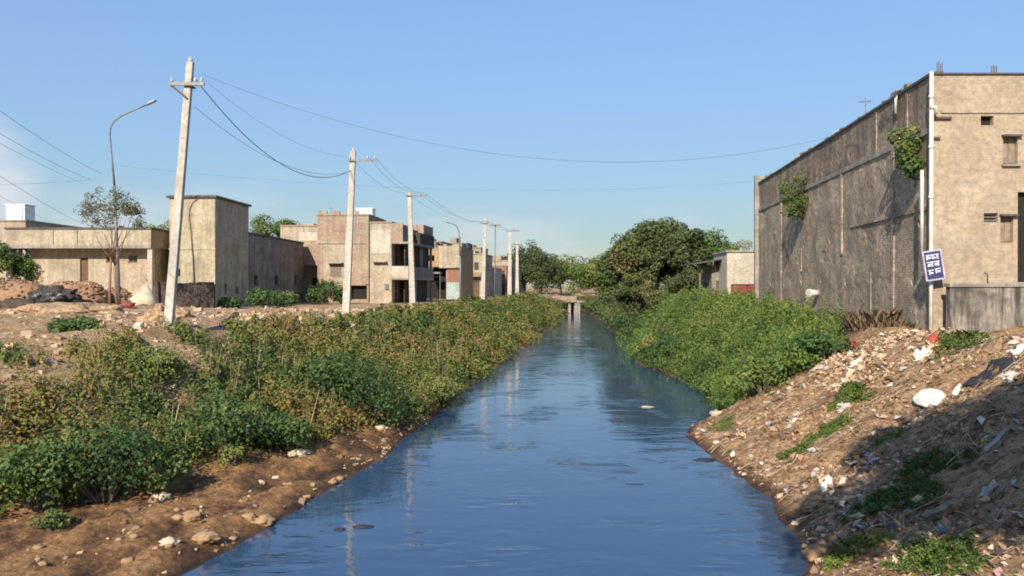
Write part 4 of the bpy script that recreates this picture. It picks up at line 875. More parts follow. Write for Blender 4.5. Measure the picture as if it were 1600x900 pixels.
# ---------------------------------------------------------------- poles, lamps, wires
def utility_pole(bx, by, tx, ty, Y, arm, label, tw=(.15, .24), steel=False, group='electricity poles along the canal road', brace=False):
    """bx,by,tx,ty: pixel of base and top; arm = (pixel row, px left, px right)"""
    X0, X1 = pX(bx, Y), pX(tx, Y); zb = land(X0, Y, False) - .3; zt_ = pZ(ty, Y)
    t = thing('utility_pole', label, 'utility pole', (X0, Y, zb + .3), group)
    b, tp = Vector((X0, Y, zb)), Vector((X1, Y, zt_))
    if steel: MB().tube([b, b.lerp(tp, .5), tp], [.075, .07, .06], 8).build('shaft', M['lampsteel'], t, True)
    else:
        mb = MB(); w0, w1 = tw[1] / 2, tw[0] / 2
        mb.add([b + Vector((sx * w0, sy * w0 * .8, 0)) for sx, sy in ((-1, -1), (1, -1), (1, 1), (-1, 1))] + [tp + Vector((sx * w1, sy * w1 * .8, 0)) for sx, sy in ((-1, -1), (1, -1), (1, 1), (-1, 1))], [(3, 2, 1, 0), (4, 5, 6, 7), (0, 1, 5, 4), (1, 2, 6, 5), (2, 3, 7, 6), (3, 0, 4, 7)])
        s = mb.build('shaft', M['polecrete'], t); bv = s.modifiers.new('b', 'BEVEL'); bv.width = .02; bv.segments = 2
    ends = []
    for (row, l, r) in arm:
        za = pZ(row, Y); a, c = pX(l, Y), pX(r, Y)
        am = MB().box(a, c, Y - .17, Y - .10, za - .05, za + .05).build('cross_arm', M['steel'], t)
        for q in (a + .08, (a + c) / 2 + .25, c - .08):
            MB().tube([(q, Y - .135, za + .045), (q, Y - .135, za + .1), (q, Y - .135, za + .13), (q, Y - .135, za + .2)], [.02, .045, .035, .03], 8).build('insulator', M['porcelain'], am, True); ends.append(Vector((q, Y - .135, za + .2)))
        if brace: MB().tube([(a + .05, Y - .13, za - .04), (X1 - .06, Y - .13, za - .42)], .03, 6).build('brace', M['rust'], t)
        MB().box(X1 - .16 - (tx - bx) * 0, X1 + .13, Y - .12, Y + .1, za - .09, za - .06).build('clamp', M['rust'], t)
    tops = Vector((X1, Y, zt_))
    MB().tube([tops - Vector((0, 0, .02)), tops + Vector((0, 0, .05)), tops + Vector((0, 0, .14))], [.05, .07, .04], 8).build('top_insulator', M['porcelain'], t, True)
    return tops, ends
p1, e1 = utility_pole(262, 508, 298, 97, 24.3, [(133, 268, 322)], 'leaning concrete electricity pole rising in front of the tower house', brace=True, tw=(.20, .27))
p2, e2 = utility_pole(540, 495, 552, 236, 38.6, [(251, 545, 589)], 'upright concrete electricity pole in front of the brick house', tw=(.24, .36))
p3, e3 = utility_pole(645, 482, 640, 302, 55.5, [(306, 634, 667)], 'concrete electricity pole beside the dark balconies', tw=(.26, .42))
p4, e4 = utility_pole(754, 472, 758, 343, 77, [(349, 750, 764)], 'pale concrete electricity pole before the cream three-storey house', tw=(.24, .44))
p5, e5 = utility_pole(773, 470, 774, 350, 84, [(352, 764, 783)], 'slim dark steel electricity pole before the red brick house', steel=True)
p6, e6 = utility_pole(796, 469, 797, 358, 91, [(361, 790, 812)], 'pale concrete electricity pole past the red brick house', tw=(.3, .5))
p7, e7 = utility_pole(808, 468, 808, 377, 108, [(382, 799, 816)], 'farthest concrete electricity pole, before the trees at the end of the road', tw=(.3, .5))

def street_lamp(bx, by, pts, head, Y, label, r=.07):
    X0 = pX(bx, Y); zb = land(X0, Y, False) - .2
    t = thing('street_lamp', label, 'street lamp', (X0, Y, zb + .2))
    P_ = [Vector(px(x, y, Y)) for x, y in pts]
    MB().tube([Vector((X0, Y, zb)), P_[0].lerp(Vector((X0, Y, zb)), .4), P_[0]], [r * 1.15, r * .95, r * .8], 9).build('pole', M['lampsteel'], t, True)
    MB().tube(P_, [r * .78] + [r * .55] * (len(P_) - 1), 8).build('arm', M['lampsteel'], t, True)
    a, b = P_[-1], Vector(px(head[0], head[1], Y)); dv = (b - a).normalized(); w = Vector((0, 1, 0)); up = dv.cross(w) * -1
    h = MB().obox(a.lerp(b, .5), dv * (b - a).length * .5, w * .11, up * .05).build('lamp_head', M['lampsteel'], t); bv = h.modifiers.new('b', 'BEVEL'); bv.width = .03; bv.segments = 2
    MB().obox(a.lerp(b, .55) - up.normalized() * .055, dv * (b - a).length * .35, w * .08, up * .012).build('diffuser', M['tankwhite'], t)
street_lamp(187, 470, [(179, 290), (175, 245), (172, 212), (173, 200), (178, 190), (190, 181), (212, 171), (229, 164)], (244, 157), 46, 'grey street lamp with a curved arm rising behind the sparse tree', .085)
street_lamp(720, 475, [(719, 400), (718, 368), (716, 358), (712, 352), (706, 349), (700, 348)], (690, 345), 74, 'distant curved street lamp in front of the orange house', .1)

def wire(a, b, sag, r, label, n=22, group=None, name='overhead_wire'):
    a, b = Vector(a), Vector(b); pts = []
    for i in range(n + 1):
        s = i / n; p = a.lerp(b, s); p.z -= sag * 4 * s * (1 - s); pts.append(p)
    o = MB().tube(pts, r * .5, 5, False).build(name, M['wire'], None, True); return tag(o, label, 'wire', group)
g = 'wires strung between the poles'
wire(p1 + Vector((.1, 0, -.45)), p2 + Vector((-.1, -.1, -.95)), 1.35, .028, 'thick black cable sagging from the leaning pole to the next pole')
wire(p1 + Vector((.12, 0, -1.35)), p2 + Vector((-.1, -.1, -1.0)), .8, .013, 'thin lower wire sagging from the leaning pole to the next pole')
wire(e1[-1], e2[0], .6, .008, 'thin upper wire from the leaning pole arm to the next pole arm')
for k in range(3): wire(e2[k], e3[k], .5, .012, 'thin wire between the brick house pole and the balcony pole', group=g)
for k in range(3): wire(e3[k], e4[k], .7, .014, 'thin wire between the balcony pole and the pale pole beyond', group=g)
for k in range(3): wire(e4[k], e6[k], .3, .014, 'thin wire among the farthest poles', group=g)
wire(e1[2] + Vector((0, 0, .1)), along(3.0, pZ(185, 28) - cor.z, .05), 2.05, .008, 'long thin wire crossing the canal from the leaning pole to the grey wall', n=48)
lampatt = Vector(px(178, 258, 40)); wire(lampatt, along(27, HB + .2, .1), .9, .007, 'long faint wire crossing the canal from the curved lamp to the far roof corner', n=48)
# wires from a pole behind the viewer to the lamp side of the road
wire(Vector(px(-260, -20, 14)), Vector(px(160, 272, 40)), .25, .013, 'uppermost of the wires dropping past the sparse tree')
wire(Vector(px(-260, 40, 14)), Vector(px(140, 280, 40)), .25, .013, 'second of the wires dropping past the sparse tree')
wire(Vector(px(-260, 75, 14)), Vector(px(130, 287, 40)), .15, .010, 'third of the wires dropping past the sparse tree')
wire(Vector(px(-260, 100, 14)), Vector(px(130, 350, 52)), .2, .014, 'pale low wire dropping to the workshop roof')
wire(Vector(px(-260, 150, 14)), Vector(px(100, 355, 53)), .2, .011, 'lowest wire dropping to the workshop roof')
wire(Vector(px(-60, 288, 40)), Vector(px(150, 280, 40)), .1, .010, 'level wire behind the sparse tree')
wire(along(.1, pZ(152, 25) - cor.z, .2), along(.1, pZ(152, 25) - cor.z, .2) + Vector((7, -.1, .3)), .25, .012, 'slack cable along the top of the cream facade')

# ---------------------------------------------------------------- trees
zt_ = land(pX(178, 43), 43, False)
tree('sparse_tree', 'small sparse grey-leaved tree with two thin stems before the workshop', pX(178, 43), 43, zt_, 6.5, (-.1, 0, 4.75, 1.7, 1.4, 1.5), 'leaf_dry', 110, 30, .12, .07, 0, .45, bark='barkred', stems=2, clump_r=.085, limbs=5)
tree('roof_tree', 'bushy green tree behind the shaded grey house', pX(430, 78), 78, G0, 8, (0, 0, 6.6, 2.4, 2, 1.7), 'leaf_tree', 34, 170, .22, .2, 0, .52)
tree('yard_tree', 'dark green tree beside the cream house with the roof tank', pX(2, 54), 54, G0, 5, (0, 0, 2.6, 1.5, 1.3, 1.7), 'leaf_tree', 24, 160, .18, .12, 0, .3)
tree('yard_tree', 'green bush-like tree between the cream house and the workshop', pX(40, 60.5), 60.5, G0, 5, (0, 0, 2.4, 1.2, 1.2, 1.6), 'leaf_tree', 20, 160, .18, .1, 0, .4)
tree('yard_tree', 'dark treetop showing over the workshop roof', pX(58, 75), 75, G0, 7.4, (0, 0, 5.3, 1.7, 1.5, 1.5), 'leaf_tree', 20, 120, .2, .14, 0, .3)
tree('yard_tree', 'small reddish treetop over the house beside the tower', pX(262, 72), 72, G0, 7.4, (-.4, 0, 6.0, 1.4, 1.2, 1.2), 'leaf_tree', 18, 120, .2, .14, 0, .75)
bz = land(14.5, 80, False)
tree('broad_tree', 'broad spreading dark tree hanging over the right bank of the canal', 14.5, 80, bz, 10, (0.0, 0, 3.7, 5.1, 4.6, 4.0), 'leaf_dark', 190, 260, .30, .38, 0, .42, clump_r=.105, flat=.8, brown=(11.8, 79, 6.6, 2.1))
tree('creeper_tree', 'brownish creeper-covered tree leaning over the water below the broad tree', 11.6, 74, land(11.6, 74, False), 6, (-.4, -.5, 2.1, 1.9, 1.9, 2.3), 'leaf_dark', 44, 190, .22, .18, 0, .55, clump_r=.13)
tree('bank_tree', 'rounded green shrub tree right of the broad tree beside the lean-to', 16.0, 70, 2.6, 5, (-.2, 0, 1.7, 1.9, 1.6, 1.9), 'leaf_dark', 36, 190, .22, .16, 0, .4)
tree('bank_tree', 'dark green tree on the right bank just before the small bridge', 13.4, 102, 2.4, 7, (0.2, 0, 2.3, 2.9, 2.5, 2.7), 'leaf_tree', 50, 190, .28, .2, 0, .48)
tree('bank_tree', 'light green tree behind the small bridge', 15.0, 128, 2.8, 9, (0, 0, 2.9, 4.2, 3.2, 3.4), 'leaf_tree', 54, 190, .34, .24, 0, .55)
tree('bank_tree', 'dark tree at the left end of the small bridge', 5.2, 143, 2.8, 9, (0, 0, 3.6, 3.8, 2.8, 4.0), 'leaf_dark', 60, 190, .34, .24, 0, .35)
tree('bank_tree', 'tall dark tree past the farthest electricity pole', 2.4, 146, 2.8, 10, (0, 0, 5.2, 2.8, 2.3, 4.4), 'leaf_dark', 46, 170, .34, .24, 0, .3)
tree('bank_tree', 'olive tree filling the gap behind the small bridge', 9.6, 158, 2.0, 8, (0, 0, 3.6, 5.6, 3, 4.0), 'leaf_tree', 50, 160, .36, .24, 0, .6)
tree('bank_tree', 'tree showing above the shed roof', 20.5, 82, 3.0, 8, (0, 0, 4.6, 2.4, 2, 2.1), 'leaf_tree', 34, 160, .26, .2, 0, .45)
tree('bare_shrub', 'reddish bare-twigged shrub on the shed roof corner beside the grey wall', pX(1168, 57), 58.2, pZ(394, 56) - .5, 1.6, (0.1, 0, 1.0, .55, .5, .6), 'leaf_dry', 16, 22, .12, .05, 0, .9, clump_r=.2, cat='shrub')
# hedge of far trees that closes the view behind the houses
for k, (x, Y, r, hgt, tt) in enumerate(((-9, 165, 5, 7.5, .4), (-20, 170, 6, 8, .45), (20, 160, 6, 8, .5), (32, 165, 7, 8.5, .45), (14, 185, 7, 8, .5), (2, 180, 6, 8.5, .4), (-36, 150, 6, 7, .4), (-52, 130, 5, 6.5, .45))):
    tree('far_tree', 'hazy far tree beyond the houses and the small bridge', x, Y, 3.0, hgt, (0, 0, hgt * .48, r, r * .6, hgt * .52), 'leaf_tree', 40, 120, .5, .3, 0, tt, group='far trees closing the view')
# unseen tree added on the right bank, crown placed to shade the rubbish slope
tree('added_shade_tree', 'unseen leafy tree added on the right bank to shade the rubbish slope', 7.2, 3.2, land(7.2, 3.2, False), 11, (-1.6, -0.2, 6.7, 3.9, 2.6, 2.2), 'leaf_tree', 95, 260, .24, .24, 0, .4, clump_r=.15)

# ---------------------------------------------------------------- far bridge
Yb = 135; dz1, dz0 = pZ(463, Yb), pZ(473, Yb)
t = thing('foot_bridge', 'small pale pink concrete bridge across the far end of the canal', 'bridge', (pX(884, Yb), Yb, 0))
MB().box(pX(862, Yb), pX(899, Yb) + 1.8, Yb, Yb + 4, dz0, dz0 + .35).build('deck', M['concrete'], t)
for k, yy in enumerate((Yb - .15, Yb + 4.001)): MB().box(pX(864, Yb), pX(899, Yb) + .2, yy, yy + .15, dz0 + .1, dz1).build('parapet', M['brick'], t)
MB().box(pX(888, Yb), pX(892, Yb), Yb + .2, Yb + 3.8, -.5, dz0).build('pier', M['concrete'], t)
for xx in (866, 902): MB().box(pX(xx, Yb) - .5, pX(xx, Yb) + .5, Yb + .1, Yb + 3.9, -.5, dz0).build('abutment', M['concrete'], t)

# ---------------------------------------------------------------- vegetation on the left bank
def on_left(y, f):
    """f 0..1 from toe to crest"""
    xl = XL(y); to = float(np.interp(y, TY, TO)); ko = float(np.interp(y, KY, KO)); return xl - (to + (ko - to) * f)
L = Leaves(); stick = MB()
y = 14.0
while y < 128:
    sp = float(np.interp(y, [14, 25, 45, 90, 128], [.66, .7, .85, 1.3, 2.0]))
    to = float(np.interp(y, TY, TO)); ko = float(np.interp(y, KY, KO))
    nacross = max(3, int((ko - to) / sp))
    for i in range(nacross):
        yy = y + random.uniform(-.5, .5) * sp; f = (i + random.uniform(.0, 1.0)) / nacross
        x = on_left(yy, f * .97 + .0)
        if yy < 27 and x < -8.5 and f > .60 + .12 * noise.noise((x * .6, yy * .6, 2)) and random.random() < .62: continue        # bare rubble crest at the near left
        if noise.noise((x * .5 + 7, yy * .5, 1)) > .36: continue
        z = land(x, yy, False)
        tn = .47 + .60 * noise.noise((x * .30, yy * .22, 12.0)) + .30 * noise.noise((x * .9, yy * .7, 5.0)) - .10 * smooth((yy - 55) / 30)
        r = sp * random.uniform(.45, 1.15) * (1.0 - .5 * smooth((f - .6) / .4)) + .10
        n = int(np.interp(yy, [14, 30, 60, 128], [420, 330, 170, 90])); lf = float(np.interp(yy, [14, 30, 60, 128], [.085, .11, .17, .3]))
        hmax = (.62 + .55 * noise.noise((x * .45, yy * .4, 30))) * (1.0 - .55 * smooth((f - .6) / .4)) + .15
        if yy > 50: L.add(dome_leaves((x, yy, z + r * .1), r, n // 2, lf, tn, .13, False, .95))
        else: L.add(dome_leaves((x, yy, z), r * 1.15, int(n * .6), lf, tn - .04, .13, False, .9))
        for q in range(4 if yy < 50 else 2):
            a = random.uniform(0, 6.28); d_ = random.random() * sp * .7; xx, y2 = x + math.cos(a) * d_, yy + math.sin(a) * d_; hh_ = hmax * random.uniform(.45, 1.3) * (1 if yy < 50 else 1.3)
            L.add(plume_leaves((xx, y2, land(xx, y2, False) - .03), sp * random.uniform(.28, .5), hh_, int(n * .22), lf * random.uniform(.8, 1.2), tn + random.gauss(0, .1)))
            if yy < 45 and random.random() < .3:
                for w_ in range(3):
                    tip = Vector((xx + random.gauss(0, .16), y2 + random.gauss(0, .16), z + hh_ * random.uniform(1.0, 1.35))); stick.tube([(xx, y2, z), tip], [.009, .004], 3, False); scol_n = 1
    y += sp
o = L.build('bank_weeds', M['leaf_bank']); tag(o, 'brownish green weeds covering the left bank of the canal', 'weeds', kind='stuff')
o = stick.build('weed_stalks', M['straw']); o.data.attributes.new('tint', 'FLOAT', 'FACE').data.foreach_set('value', rng.random(len(o.data.polygons)).astype(np.float32)); tag(o, 'thin dry stalks standing in the left bank weeds', 'stalks', kind='stuff')

def bush(x, y, z, r, h, label, n=1500, leaf=.11, tint=.4, mat='leaf_bush', name='bush', cat='bush'):
    t = thing(name, label, cat, (x, y, z)); mb = MB(); L = Leaves()
    k = 16
    for i in range(k):
        a = random.uniform(0, 6.28); q = random.uniform(.2, .85); tip = Vector((x + math.cos(a) * r * q, y + math.sin(a) * r * q, z + h * random.uniform(.35, .85) * (1 - .35 * q)))
        mb.tube([(x + math.cos(a) * .08, y + math.sin(a) * .08, z - .08), (x + math.cos(a) * r * q * .5, y + math.sin(a) * r * q * .5, (z + tip.z) / 2 + .08), tip], [.02, .014, .006], 5)
        L.add(dome_leaves(tip, r * .42 * random.uniform(.75, 1.15), n // k, leaf, tint + random.uniform(-.15, .15), .16, True, .85))
    mb.build('stem', M['bark'], t); L.build('foliage', M[mat], t)
    return t
def bank_at(pxx, pyy, zg):
    Y = (CAMZ - zg) * F / (pyy - HY); return pX(pxx, Y), Y
BUSH = [(165, 750, .75, 1.2, 1.85, 'dense dark green bush at the mud edge beside the pale boulder', .25), (55, 768, .7, .95, 1.4, 'bright green bush behind the white plastic scrap', .55), (245, 735, .75, .55, .75, 'olive bush between the dark green bush and the grey-green bush', .75),
        (340, 690, .9, 1.1, 1.8, 'tall grey-green bush above the weedy mud shelf', .35), (575, 648, .6, 1.45, 2.4, 'largest dark green bush hanging over the waterline', .25), (440, 680, .8, .8, .9, 'olive green bush in the shade between the two largest bushes', .5),
        (520, 600, 1.5, 1.3, 1.9, 'grey-green bush up the bank behind the largest dark bush', .4), (420, 640, 1.4, .7, .8, 'dark bush halfway up the weedy left bank', .3), (240, 590, 2.1, .8, .7, 'yellowish bush near the top of the left bank', .85), (680, 610, .6, 1.0, 1.1, 'brown-tinged bush where the weeds meet the water', .9), (120, 545, 2.7, .7, .28, 'low green bush on the bare crest of the left bank', .4)]
for (x, yp, zg, r, h, lab, tt) in BUSH:
    X, Y = bank_at(x, yp, zg); z = land(X, Y, False)
    bush(X, Y, z, r, h, lab, 2600 if Y < 26 else 2200, .10 if Y < 26 else .12, tt)
X, Y = bank_at(365, 735, .35); bush(X, Y, land(X, Y), .38, .42, 'small yellow-green clump alone on the mud shelf', 500, .08, .95)
X, Y = bank_at(78, 815, .4); bush(X, Y, land(X, Y), .3, .36, 'small leafy clump below the white plastic scrap', 420, .075, .6)
for (x, Y, r, h, lab, tt) in ((418, 52, 1.3, 1.5, 'green bush at the foot of the shaded grey house', .45), (443, 56, 1.0, 1.1, 'low green bush under the last window of the shaded grey house', .55), (508, 62, 1.4, 2.0, 'tall green bush in front of the dark porch', .5), (360, 50, .8, .7, 'small dark bush at the corner of the tower house', .3), (535, 64, 1.0, 1.6, 'dark bush beside the opening of the brick house', .25)):
    X = pX(x, Y); bush(X, Y, land(X, Y, False), r, h, lab, 1100, .2, tt)

# ---------------------------------------------------------------- lush growth on the right bank
L = Leaves()
y = 25.5
while y < 66:
    sp = float(np.interp(y, [25, 45, 66], [.55, .75, 1.0])); xr = XR(y)
    xe = cor.x + .105 * (y - 25) - .9 if y < 52 else 15.0
    x0 = xr - .15 + (2.6 * (1 - smooth((y - 25.5) / 3.5)))
    n_ = max(2, int((xe - x0) / sp))
    for i in range(n_):
        x = x0 + (xe - x0) * (i + random.random()) / n_; yy = y + random.uniform(-.5, .5) * sp; f = (x - x0) / max(.1, xe - x0)
        if x > pX(1300 + 20 * noise.noise((yy, 0, 5)), yy) and yy < 36: continue
        z = max(0, land(x, yy, False)); tn = .46 + .42 * noise.noise((x * .4, yy * .35, 3)) + .12 * noise.noise((x * 1.3, yy, 6)) - .16 * (1 - smooth(f / .35))
        r = sp * random.uniform(.7, 1.2) + .1
        nn_ = int(np.interp(yy, [25, 40, 66], [330, 220, 120])); lf = float(np.interp(yy, [25, 40, 66], [.11, .14, .22]))
        zz_ = z + .35 * (1 - abs(2 * f - 1)) + .3 * noise.noise((x * .45, yy * .4, 4))
        L.add(dome_leaves((x, yy, zz_), r, nn_ // 2, lf, tn - .06, .14, False, .8))
        for q in range(3):
            xx, y2 = x + random.gauss(0, .4) * sp, yy + random.gauss(0, .4) * sp; L.add(plume_leaves((xx, y2, max(0, z)), sp * random.uniform(.25, .5), (.72 + .85 * noise.noise((xx * .7, y2 * .6, 14)) + .35 * (1 - abs(2 * f - 1))) * random.uniform(.6, 1.35), nn_ // 4, lf * random.uniform(.8, 1.25), tn + random.gauss(0, .1)))
    y += sp
o = L.build('bank_greenery', M['leaf_lush'], None, ratio=.34); tag(o, 'lush bright green weeds along the right bank below the grey wall', 'weeds', kind='stuff')
for (x, Y, zg, r, h, lab, tt, mt) in ((1195, 25.0, .5, .95, 1.2, 'bright green bush reaching lowest towards the pebbly spit', .5, 'leaf_lush'), (1243, 24.6, .5, .8, 1.0, 'green bush on the rubbish slope above the spit', .35, 'leaf_lush'), (1290, 24.4, .5, .7, .9, 'green bush below the red bag', .3, 'leaf_bush'),
    (1205, 26.5, .5, 1.0, 1.3, 'dark green bush overhanging the pebbly spit', .25, 'leaf_bush'), (1260, 26, 1.4, .8, 1.0, 'dark bush where the greenery meets the rubbish slope', .3, 'leaf_bush'), (1130, 30, .3, .9, 1.2, 'bush drooping to the water beside the spit', .5, 'leaf_lush'), (1020, 46, .1, 1.0, 1.0, 'yellowish clump at the water edge below the lush greenery', 1.0, 'leaf_lush'), (1040, 44, .6, 1.2, 1.5, 'blue-green bush at the waterside tip of the greenery', .2, 'leaf_bush'), (1000, 62, .5, 1.3, 1.6, 'dark waterside bush before the creeper-covered tree', .3, 'leaf_bush')):
    X = pX(x, Y); bush(X, Y, max(0.02, land(X, Y, False)), r, h, lab, 1500, .13, tt, mt)
for (X, Y, r, h, lab, tt) in ((14.6, 73, 1.7, 2.4, 'olive bush at the foot of the broad tree', .5), (16.4, 74, 1.6, 2.2, 'dark bush between the broad tree and the lean-to', .35), (12.6, 70, 1.5, 2.0, 'green bush between the lush weeds and the creeper-covered tree', .6)):
    bush(X, Y, max(.02, land(X, Y, False)), r, h, lab, 1300, .22, tt, 'leaf_dark')
for k, (Y, side_) in enumerate([(66, 1), (70, 1), (75, 1), (79, 1), (84, 1), (89, 1), (94, 1), (100, 1), (107, 1), (114, 1), (121, 1), (128, 1), (131, -1), (127, -1), (133, 1), (140, -1), (140, 1), (147, -1)]):
    X = XR(Y) + .7 if side_ > 0 else XL(Y) - 1.0
    tag(bush(X, Y, max(.02, land(X, Y, False)), 1.6 + .4 * (k % 3), 2.0 + .5 * (k % 2), 'leafy waterside bush on the far bank below the trees', 900, .26, .3 + .12 * (k % 4), 'leaf_dark' if k % 2 else 'leaf_bush'), group='bushes along the far waterside')
# dry reddish stalks at the foot of the grey wall
pts = []; hts = []
for k in range(1500):
    s = random.uniform(.8, 9) ; b_ = along(s, 0, random.uniform(.1, 1.0)); pts.append((b_.x, b_.y, land(b_.x, b_.y, False) - .02)); hts.append(random.uniform(.15, .9) * (.6 + .5 * noise.noise((s * 1.3, 0, 3))))
o = blades('dry_stalks', pts, hts, M['straw'], None, .6, .005, .4); tag(o, 'dry reddish stalks at the foot of the grey wall', 'stalks', kind='stuff')

# ---------------------------------------------------------------- rubbish slope on the right
def slope_xy(y): return XR(y), XR(y) + 6.6
me_p = []; tints = []
Cn, Nn, Sz, Tn = [], [], [], []
for k in range(26000):
    y = random.uniform(9.2, 24.6) if random.random() < .8 else random.uniform(9, 14); a, b = slope_xy(y); x = a + (b - a) * random.random() ** .8 + .05
    d = noise.noise((x * .8, y * .8, 3.3))
    if random.random() > .42 + 1.25 * d: continue
    z = land(x, y); Cn.append((x, y, z + .015)); nn = Vector((random.gauss(0, .55), random.gauss(0, .55) - .25, 1)); Nn.append(tuple(nn)); Sz.append(min(.24, random.lognormvariate(-2.85, .5))); Tn.append(random.random())
for k in range(3200):
    y = random.uniform(20.5, 24.3); x = random.uniform(8.6, 13.4) if y < 23 else random.uniform(9.2, 13)
    if noise.noise((x * 1.1, y * 1.1, 9)) < -.15: continue
    z = land(x, y); Cn.append((x, y, z + .03)); Nn.append((random.gauss(0, .8), random.gauss(-.5, .8), 1)); Sz.append(min(.3, random.lognormvariate(-2.5, .5))); Tn.append(random.choice((random.random(), random.uniform(.45, .72))))
for k in range(1500):
    y = random.uniform(9.4, 24); a, b = slope_xy(y); x = a + .3 + (b - a) * random.random()
    if noise.noise((x * .7, y * .7, 19)) < .0: continue
    z = land(x, y); Cn.append((x, y, z + .03)); Nn.append((random.gauss(0, .6), random.gauss(-.3, .6), 1)); Sz.append(random.uniform(.10, .26)); Tn.append(random.choice((.1, .3, .55, .69, .69, .75, .85, .88, .96, .98)))
me = leaf_mesh('litter_scraps', np.array(Cn), np.array(Nn), np.array(Sz) * 1.15, np.array(Tn), .5, .12)
tag(link('litter_scraps', me, M['scrap']), 'small scraps of paper, plastic and rag strewn over the rubbish slope', 'litter', kind='stuff')
mb = MB(); rr = random.Random(5); cols = []
for k in range(700):
    y = rr.uniform(9.2, 24.4); a, b = slope_xy(y); x = a + (b - a) * rr.random() + .02
    if noise.noise((x * .6, y * .6, 8)) < -.2: continue
    z = land(x, y); s = min(.08, rr.lognormvariate(-3.7, .5)); q = rr.uniform(0, 6.28); uu = Vector((math.cos(q), math.sin(q), rr.uniform(-.5, .5))).normalized(); ww = Vector((rr.uniform(-.4, .4), rr.uniform(-.4, .4), 1)); vv = ww.cross(uu).normalized(); ww = uu.cross(vv)
    n0 = len(mb.f); mb.obox((x, y, z + s * .2), uu * s * rr.uniform(.8, 1.6), vv * s * rr.uniform(.6, 1), ww * s * rr.uniform(.35, .8)); cols += [rr.random() * .62] * (len(mb.f) - n0)
# pebbles and crumbs on the left mud too
for k in range(330):
    y = rr.uniform(11.5, 27); to = float(np.interp(y, TY, TO)); x = XL(y) - to * rr.random() ** 1.3 * 1.02 - .02
    if noise.noise((x * .7, y * .7, 15)) < -.05: continue
    z = land(x, y); s = min(.07, rr.lognormvariate(-3.7, .45)); q = rr.uniform(0, 6.28); uu = Vector((math.cos(q), math.sin(q), rr.uniform(-.5, .5))).normalized(); ww = Vector((rr.uniform(-.4, .4), rr.uniform(-.4, .4), 1)); vv = ww.cross(uu).normalized(); ww = uu.cross(vv)
    n0 = len(mb.f); mb.obox((x, y, z + s * .2), uu * s * rr.uniform(.8, 1.5), vv * s * rr.uniform(.6, 1), ww * s * rr.uniform(.35, .8)); cols += [.1 + rr.random() * .5] * (len(mb.f) - n0)
for k in range(2300):
    y = 17 + 33 * rr.random() ** 1.25; ko = float(np.interp(y, KY, KO)); x = XL(y) - ko + (1.2 if y > 27 else 3.6) - abs(rr.gauss(0, 7))
    if noise.noise((x * .35, y * .35, 40)) < -.1 or x < -30: continue
    z = land(x, y, False); s = min(.14, rr.lognormvariate(-2.9, .5)); q = rr.uniform(0, 6.28); uu = Vector((math.cos(q), math.sin(q), rr.uniform(-.4, .4))).normalized(); ww = Vector((rr.uniform(-.4, .4), rr.uniform(-.4, .4), 1)); vv = ww.cross(uu).normalized(); ww = uu.cross(vv)
    n0 = len(mb.f); mb.obox((x, y, z + s * .2), uu * s * rr.uniform(.8, 1.6), vv * s * rr.uniform(.6, 1), ww * s * rr.uniform(.35, .8)); cols += [rr.random() * .75] * (len(mb.f) - n0)
o = mb.build('gravel', M['scrap']); o.data.attributes.new('tint', 'FLOAT', 'FACE').data.foreach_set('value', cols)
tag(o, 'crumbs of brick and small stones scattered over both banks and the dirt road', 'gravel', kind='stuff')
# straw and dead stems lying down the slope
mb = MB(); cols = []
for k in range(1700):
    y = rr.uniform(9.5, 24); a, b = slope_xy(y); x = a + (b - a) * rr.random(); 
    if noise.noise((x * .5 + 3, y * .5, 21)) < -.12: continue
    ln = rr.uniform(.12, .6); q = rr.gauss(.6, 1.1); p0 = Vector((x, y, land(x, y) + .01)); x2, y2 = x + math.cos(q) * ln, y + math.sin(q) * ln; p1_ = Vector((x2, y2, land(x2, y2) + rr.uniform(.0, .08)))
    n0 = len(mb.f); mb.tube([p0, p0.lerp(p1_, .5) + Vector((0, 0, .02)), p1_], [.008, .008, .005], 4, False); cols += [rr.random()] * (len(mb.f) - n0)
o = mb.build('straw_litter', M['straw']); o.data.attributes.new('tint', 'FLOAT', 'FACE').data.foreach_set('value', cols); tag(o, 'dead stems and straw lying on the rubbish slope', 'straw', kind='stuff')

def slope_at(pxx, pyy):
    """where the pixel's ray meets the land"""
    Y = 7.0
    while Y < 60:
        X = pX(pxx, Y); z = pZ(pyy, Y)
        if z <= land(X, Y, False): break
        Y += .05
    return X, Y, land(X, Y)
# grass tufts
def tuft(pxx, pyy, r, h, n, label, tint=.5, mat='grass'):
    X, Y, z = slope_at(pxx, pyy); pts = []; hts = []
    for k in range(int(n * 1.8)):
        a = random.uniform(0, 6.28); q = r * random.random() ** .55 * (1 + .35 * math.sin(3 * a + pxx)); x, y = X + math.cos(a) * q, Y + math.sin(a) * q
        if x < XR(y) + .05: continue
        pts.append((x, y, land(x, y) - .02)); hts.append(h * random.uniform(.4, 1.15) * (1 - .5 * (q / r) ** 2))
    t = thing('grass_tuft', label, 'grass', (X, Y, z))
    o_ = blades('blades', pts[::6], [q * .6 for q in hts[::6]], M[mat], t, 1.0, .0035, tint); o_['kind'] = 'stuff'
    L = Leaves()
    for p, hh_ in zip(pts[::8], hts[::8]): L.add(dome_leaves((p[0], p[1], p[2] + hh_ * .2), .06 + hh_ * .22, 26, .05, tint * .8 + random.uniform(-.1, .25), .2, False, 1.1))
    L.build('leaves', M['leaf_lush'], t, ratio=.4); return t
tuft(1335, 868, .42, .42, 700, 'bright yellow-green grass tuft by the water on the rubbish slope', .72)
tuft(1470, 880, .55, .40, 750, 'dark green grass tuft below the broken plank', .3)
tuft(1400, 780, .75, .30, 1000, 'wide shaded patch of green grass on the rubbish slope', .25)
